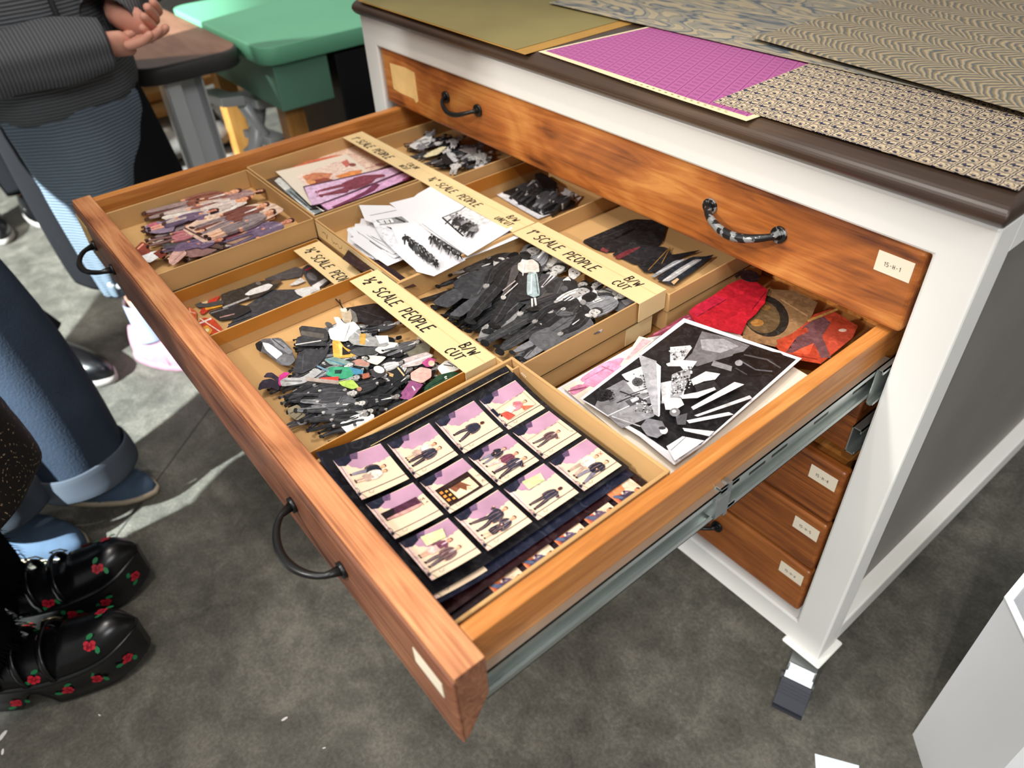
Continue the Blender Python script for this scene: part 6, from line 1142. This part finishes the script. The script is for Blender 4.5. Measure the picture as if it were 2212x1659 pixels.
    for t in (.10, .30, .55, .74, .90):
        for sg in (-1, 1):
            a = cross(t + r.uniform(-.03,.03), bot(t)*.5 + mid(t)*.5 + r.uniform(-.006,.006), 1.01)[0 if sg > 0 else 1]; tip = max(0, (t - .8)/.2); flower(a, s*sg*(1 - tip*.6) + d*tip, Vector((0,0,1)))
    for t, q in ((.18, 1.5), (.46, 1.2), (.70, 2.6), (.84, 5), (.78, 11), (.46, 12.6), (.18, 12.6)):
        c = heel + d*L_*t; w2 = wf(t)*.48; an = pi*q/14; flower(c + s*w2*cos(an)*(1 - .12*sin(an)**2) + Vector((0,0, mid(t) + hgt(t)*sin(an)**.7)), s*cos(an) + Vector((0,0,sin(an))), d)
    return o
platform(Cp, (-.965,-1.165), (-.845,-.868), .114, 2); platform(Cp, (-1.105,-1.115), (-1.02,-.812), .114, 5)
# --- people further back: only dark legs and shoes in view
def bystander(x, y, hx, hy, fx, label, seed, knee=None):
    o = thing('person', (x, y, 0), label, 'person'); f_ = Vector(fx).normalized(); s = Vector((-f_.y, f_.x, 0)); a = Vector((x, y, 0)); h = Vector((hx, hy, 0)); V = lambda v, z: v + Vector((0,0,z))
    kn = Vector((*knee, 0)) if knee else (a + h)/2
    hl, hr = V(h + s*.09, .88), V(h - s*.09, .88); al, ar = V(a - s*.17, .09), V(a, .09); 
    hl, hr = hr, hl
    kl, kr = V(kn - s*.15, .49), V(kn, .49)
    c = V(h, 1.30); w1, w2 = V(h + s*.27 + f_*.1, .95), V(h - s*.27 + f_*.1, .95)
    ch = body(o, hl, hr, kl, kr, al, ar, V(h, .95), c, V(h, 1.5), V(h + f_*.02, 1.63), f_, [(V(h + s*.18, 1.4), V(h + s*.26, 1.15), w1), (V(h - s*.18, 1.4), V(h - s*.26, 1.15), w2)]) + hand_chains(w1, f_*.3 + Vector((0,0,-1)), f_, -s, .17, .4) + hand_chains(w2, f_*.3 + Vector((0,0,-1)), f_, s, .17, .4)
    skinmesh('body', ch, SKIN, o); face_parts(o, tuple(V(h + f_*.02, 1.63)), f_)
    for hp, k_, an in ((hl, kl, al), (hr, kr, ar)): garment('trouser_leg', o, [tuple(hp + Vector((0,0,.05))), tuple((hp + k_)/2), tuple(k_), tuple((k_ + an)/2), tuple(an + Vector((0,0,.01)))], [.11,.095,.078,.07,.065], BLACKC, 24, .02, seed, 4)
    garment('jacket', o, [tuple(V(h, .86)), tuple(V(h, 1.1)), tuple(V(h, 1.36)), tuple(V(h, 1.47))], [(.15,.2),(.15,.2),(.13,.21),(.07,.08)], BLACKC, 30, .02, seed, 5, math.atan2(f_.y, f_.x), True)
    for an in (al, ar): shoe('shoe', o, (an.x - f_.x*.07, an.y - f_.y*.07), (an.x + f_.x*.19, an.y + f_.y*.19), .105, BLKL, plain('grey_shoe_sole', '#a59d97', .7), .09, .022)
    return o
bystander(-3.12, -.60, -3.2, -.70, (.9, .1, 0), 'person in black trousers and dark boots far behind the ribbed skirt', 3)
bystander(-1.93, -.78, -2.22, -1.22, (.8, .5, 0), 'person in black shoes mostly hidden behind the blue jeans', 5, (-2.06, -1.0))
# ------------------------------------------------------------------ tables behind
BRT = wood('brown_table_top', ('#5e3f2e', '#7a543e', '#8b644e'), 0, .7, .4, 10, .2, .6); DKE = plain('dark_table_edging', '#3d3a39', .45, spec=.4); SILV = plain('silver_leg_paint', '#d3d6d6', .4, .2); GREEN = plain('green_painted_top', '#64a683', .5, bump=.1, bscale=40, var=.04, vscale=6); GREEND = plain('green_painted_drawer', '#57826c', .55, var=.05, vscale=6); OAK = wood('oak_leg', ('#8a5a28', '#b07a3a', '#c08a48'), 2, 1, .5, 14)
def rrect(x0, y0, x1, y1, r_, n=8):
    P = []
    for cx, cy, a0 in ((x1 - r_, y1 - r_, 0), (x0 + r_, y1 - r_, 90), (x0 + r_, y0 + r_, 180), (x1 - r_, y0 + r_, 270)):
        P += [(cx + r_*cos(radians(a0 + 90*k/n)), cy + r_*sin(radians(a0 + 90*k/n))) for k in range(n + 1)]
    return P
def slab(name, parent, P, z0, z1, m, edge, rnd=.012):
    cx = sum(p_[0] for p_ in P)/len(P); cy = sum(p_[1] for p_ in P)/len(P); k = MB()
    def ring(z, ins): return [Vector((x + (cx - x)/math.hypot(cx - x, cy - y)*ins, y + (cy - y)/math.hypot(cx - x, cy - y)*ins, z)) for x, y in P]
    k.rings([ring(z0, rnd*.6), ring(z0 + rnd*.4, 0), ring(z1 - rnd*.5, 0), ring(z1 - rnd*.15, rnd*.25), ring(z1, rnd)], edge, False, True); k.face(ring(z1, rnd), m); k.face(ring(z0, rnd*.6)[::-1], edge); return k.build(name, parent)
TB = thing('table', (-2.6, -.05, 0), 'brown wood-grain table with a dark rounded edge and silver legs', 'table')
slab('tabletop', TB, rrect(-3.4, -.325, -1.855, -.036, .075), .698, .742, BRT, DKE)
for x, y in ((-1.93,-.205),(-3.3,-.2)):
    k = MB(); k.box((x - .035, y - .05, 0), (x + .035, y - .045, .698), SILV); k.box((x - .035, y + .045, 0), (x + .035, y + .05, .698), SILV); k.box((x - .035, y - .05, 0), (x - .030, y + .05, .698), SILV); k.box((x + .03, y - .05, 0), (x + .035, y - .01, .698), SILV); k.build('leg', TB, .002)
TG = thing('table', (-2.2, .5, 0), 'green painted table with a shallow drawer and an oak leg', 'table')
slab('tabletop', TG, rrect(-2.46, -.03, -1.765, 1.1, .05), .706, .752, GREEN, GREEN, .006)
k = MB(); k.box((-2.4, .0, .58), (-1.785, .16, .705), GREEND); k.build('drawer_case', TG, .003)
for x, y in ((-1.86,.05),(-2.38,.05),(-1.86,1.02),(-2.38,1.02)): 
    k = MB(); k.box((x - .03, y - .03, 0), (x + .03, y + .03, .704 if y > .5 else .58), OAK); k.build('leg', TG, .004)
k = MB(); k.box((-2.3, .19, 0), (-1.80, .95, .69), plain('near_black_shade', '#0d0e12', .5)); shade_blk = k.build('shade_block', None, .004); tag(shade_blk, 'nearly black block standing in for the shade under the green table', 'cabinet')
k = MB(); k.box((-1.7995, .30, .02), (-1.797, .31, .68), BLACKM); k.box((-1.7995, .60, .02), (-1.797, .61, .68), BLACKM); k.build('shade_block_strip', shade_blk)
# things stacked under the tables
PINE = wood('pine_board', ('#b07a3e', '#cf9a5a', '#dcae72'), 1, 1, .6, 12, 0)
r = random.Random(12)
for i, (x, y, z, a) in enumerate(((-2.66,-.16,.445,.16), (-2.60,-.14,.410,-.12), (-2.74,-.18,.482,.05))):
    k = MB(); k.box((-.05,-.35,0), (.05,.35,.03), PINE); o = k.build('pine_board', None, .003); o.location = (x, y, z); o.rotation_euler = (0,0,a); tag(o, ['pale pine board jutting from the pile behind the silver leg', 'lower pine board in the pile under the brown table', 'topmost pine board under the brown table'][i], 'board')
GRC = plain('grey_canvas_bundle', '#8f8a84', .9, spec=.1, bump=.5, bscale=40, var=.2, vscale=10)
bmats = ['#9c9791', '#86817b', '#a39d95', '#77726d']
n = 0
for j in range(4):
    for i in range(3):
        k = MB(); cx, cy, cz = -2.73 + .14*i + r.uniform(-.003,.003), -.16 + r.uniform(-.04,.04), .005 + j*.098
        rs = []
        for t in range(9):
            q = t/8; rs.append([Vector((cx + cos(2*pi*a/16)*.066*(.75 + .25*sin(pi*q)), cy - .22 + .44*q + r.uniform(-.004,.004), cz + .045 + sin(2*pi*a/16)*.043*(.8 + .2*sin(pi*q)))) for a in range(16)])
        k.rings(rs, plain('grey_roll_%d' % (n % 4), bmats[n % 4], .9, spec=.1, bump=.4, bscale=50), True, True); o = k.build('rolled_bundle', None); n += 1
        tag(o, 'grey rolled bundle in the stack beneath the brown table', 'bundle', 'grey rolled bundles under the brown table')
ST = thing('folding_stand', (-2.08, .02, 0), 'silver folding stand with crossed tubes and flat arms between the two tables', 'stand')
for a, b_, rd in (((-2.05,-.06,.30),(-2.10,.06,.545),.022), ((-2.12,.10,.28),(-2.05,-.02,.545),.018), ((-2.2,-.10,.02),(-2.05,.02,.36),.022), ((-2.0,.12,.02),(-2.1,-.02,.40),.022)):
    k = MB(); k.cyl(a, b_, rd, SILV, 16); k.build('tube', ST)
for z, y0 in ((.52,.02),(.40,.03),(.55,-.08)):
    k = MB(); k.obox((-2.18, y0 - .03, z), (.17, .02, .01), (0, .07, -.01), (0,0,.028), SILV); k.build('arm', ST, .004)
k = MB(); k.box((-2.2,-.12,.0), (-1.98,.14,.02), SILV); k.build('base', ST, .003)
k = MB(); k.box((-2.11,-.06,.20),(-1.99,.10,.31), plain('black_plastic', '#1b1b1d', .5)); o = k.build('motor_box', ST, .008)
# ------------------------------------------------------------------ near things on the floor
OB = MB(); c = Vector((.343, .151, 0)); Rr = .199; hgt_ = .40; WHT = plain('white_sheet_metal', '#eceef0', .35, var=.02, vscale=4)
oc = lambda rd_, z: [c + Vector((cos(radians(22.5 + 45*k_))*rd_, sin(radians(22.5 + 45*k_))*rd_, z)) for k_ in range(8)]
OB.rings([oc(Rr - .02, .02), oc(Rr - .02, .004), oc(Rr, .0), oc(Rr, hgt_ - .006), oc(Rr + .001, hgt_), oc(Rr - .010, hgt_), oc(Rr - .011, hgt_ - .006), oc(Rr - .013, .02)], WHT, True, False)
tag(OB.build('waste_bin', None), 'white eight-sided sheet metal bin standing on the floor right of the cabinet', 'bin')
F = Flat(.0006); F.add([(-.03,-.05),(.035,-.055),(.04,.045),(-.028,.05)], plain('pale_blue_paper', '#dfe9f2', .6), True)
q = onz(1846, 1643, 0); o = F.build('paper_slip', None, (q.x + .005, q.y - .062, .0008), None, None, radians(38)); tag(o, 'pale blue paper slip on the floor at the bottom edge near the bin', 'paper')
FLK = plain('white_paper_fleck', '#d8d6d0', .8)
for i, (u, v, lab) in enumerate(((615, 1553, 'white paper fleck on the floor below the drawer front'), (5, 1590, 'white paper curl on the floor at the lower left corner'), (6, 1624, 'white paper chip on the floor under the paper curl'), (215, 1545, 'tiny white chip on the floor beside the platform shoe'), (700, 1616, 'tiny white chip on the floor below the drawer handle'))):
    q = onz(u, v, 0); s = (.006, .011, .006, .003, .003)[i]; F = Flat(.0006); F.add(chaikin([(-s*.4,-s),(s*.3,-s*.9),(s*.4,s),(-s*.3,s*.8)], 1), FLK, True); o = F.build('paper_fleck', None, (q.x, q.y, .0008), None, None, i*.7); tag(o, lab, 'paper')
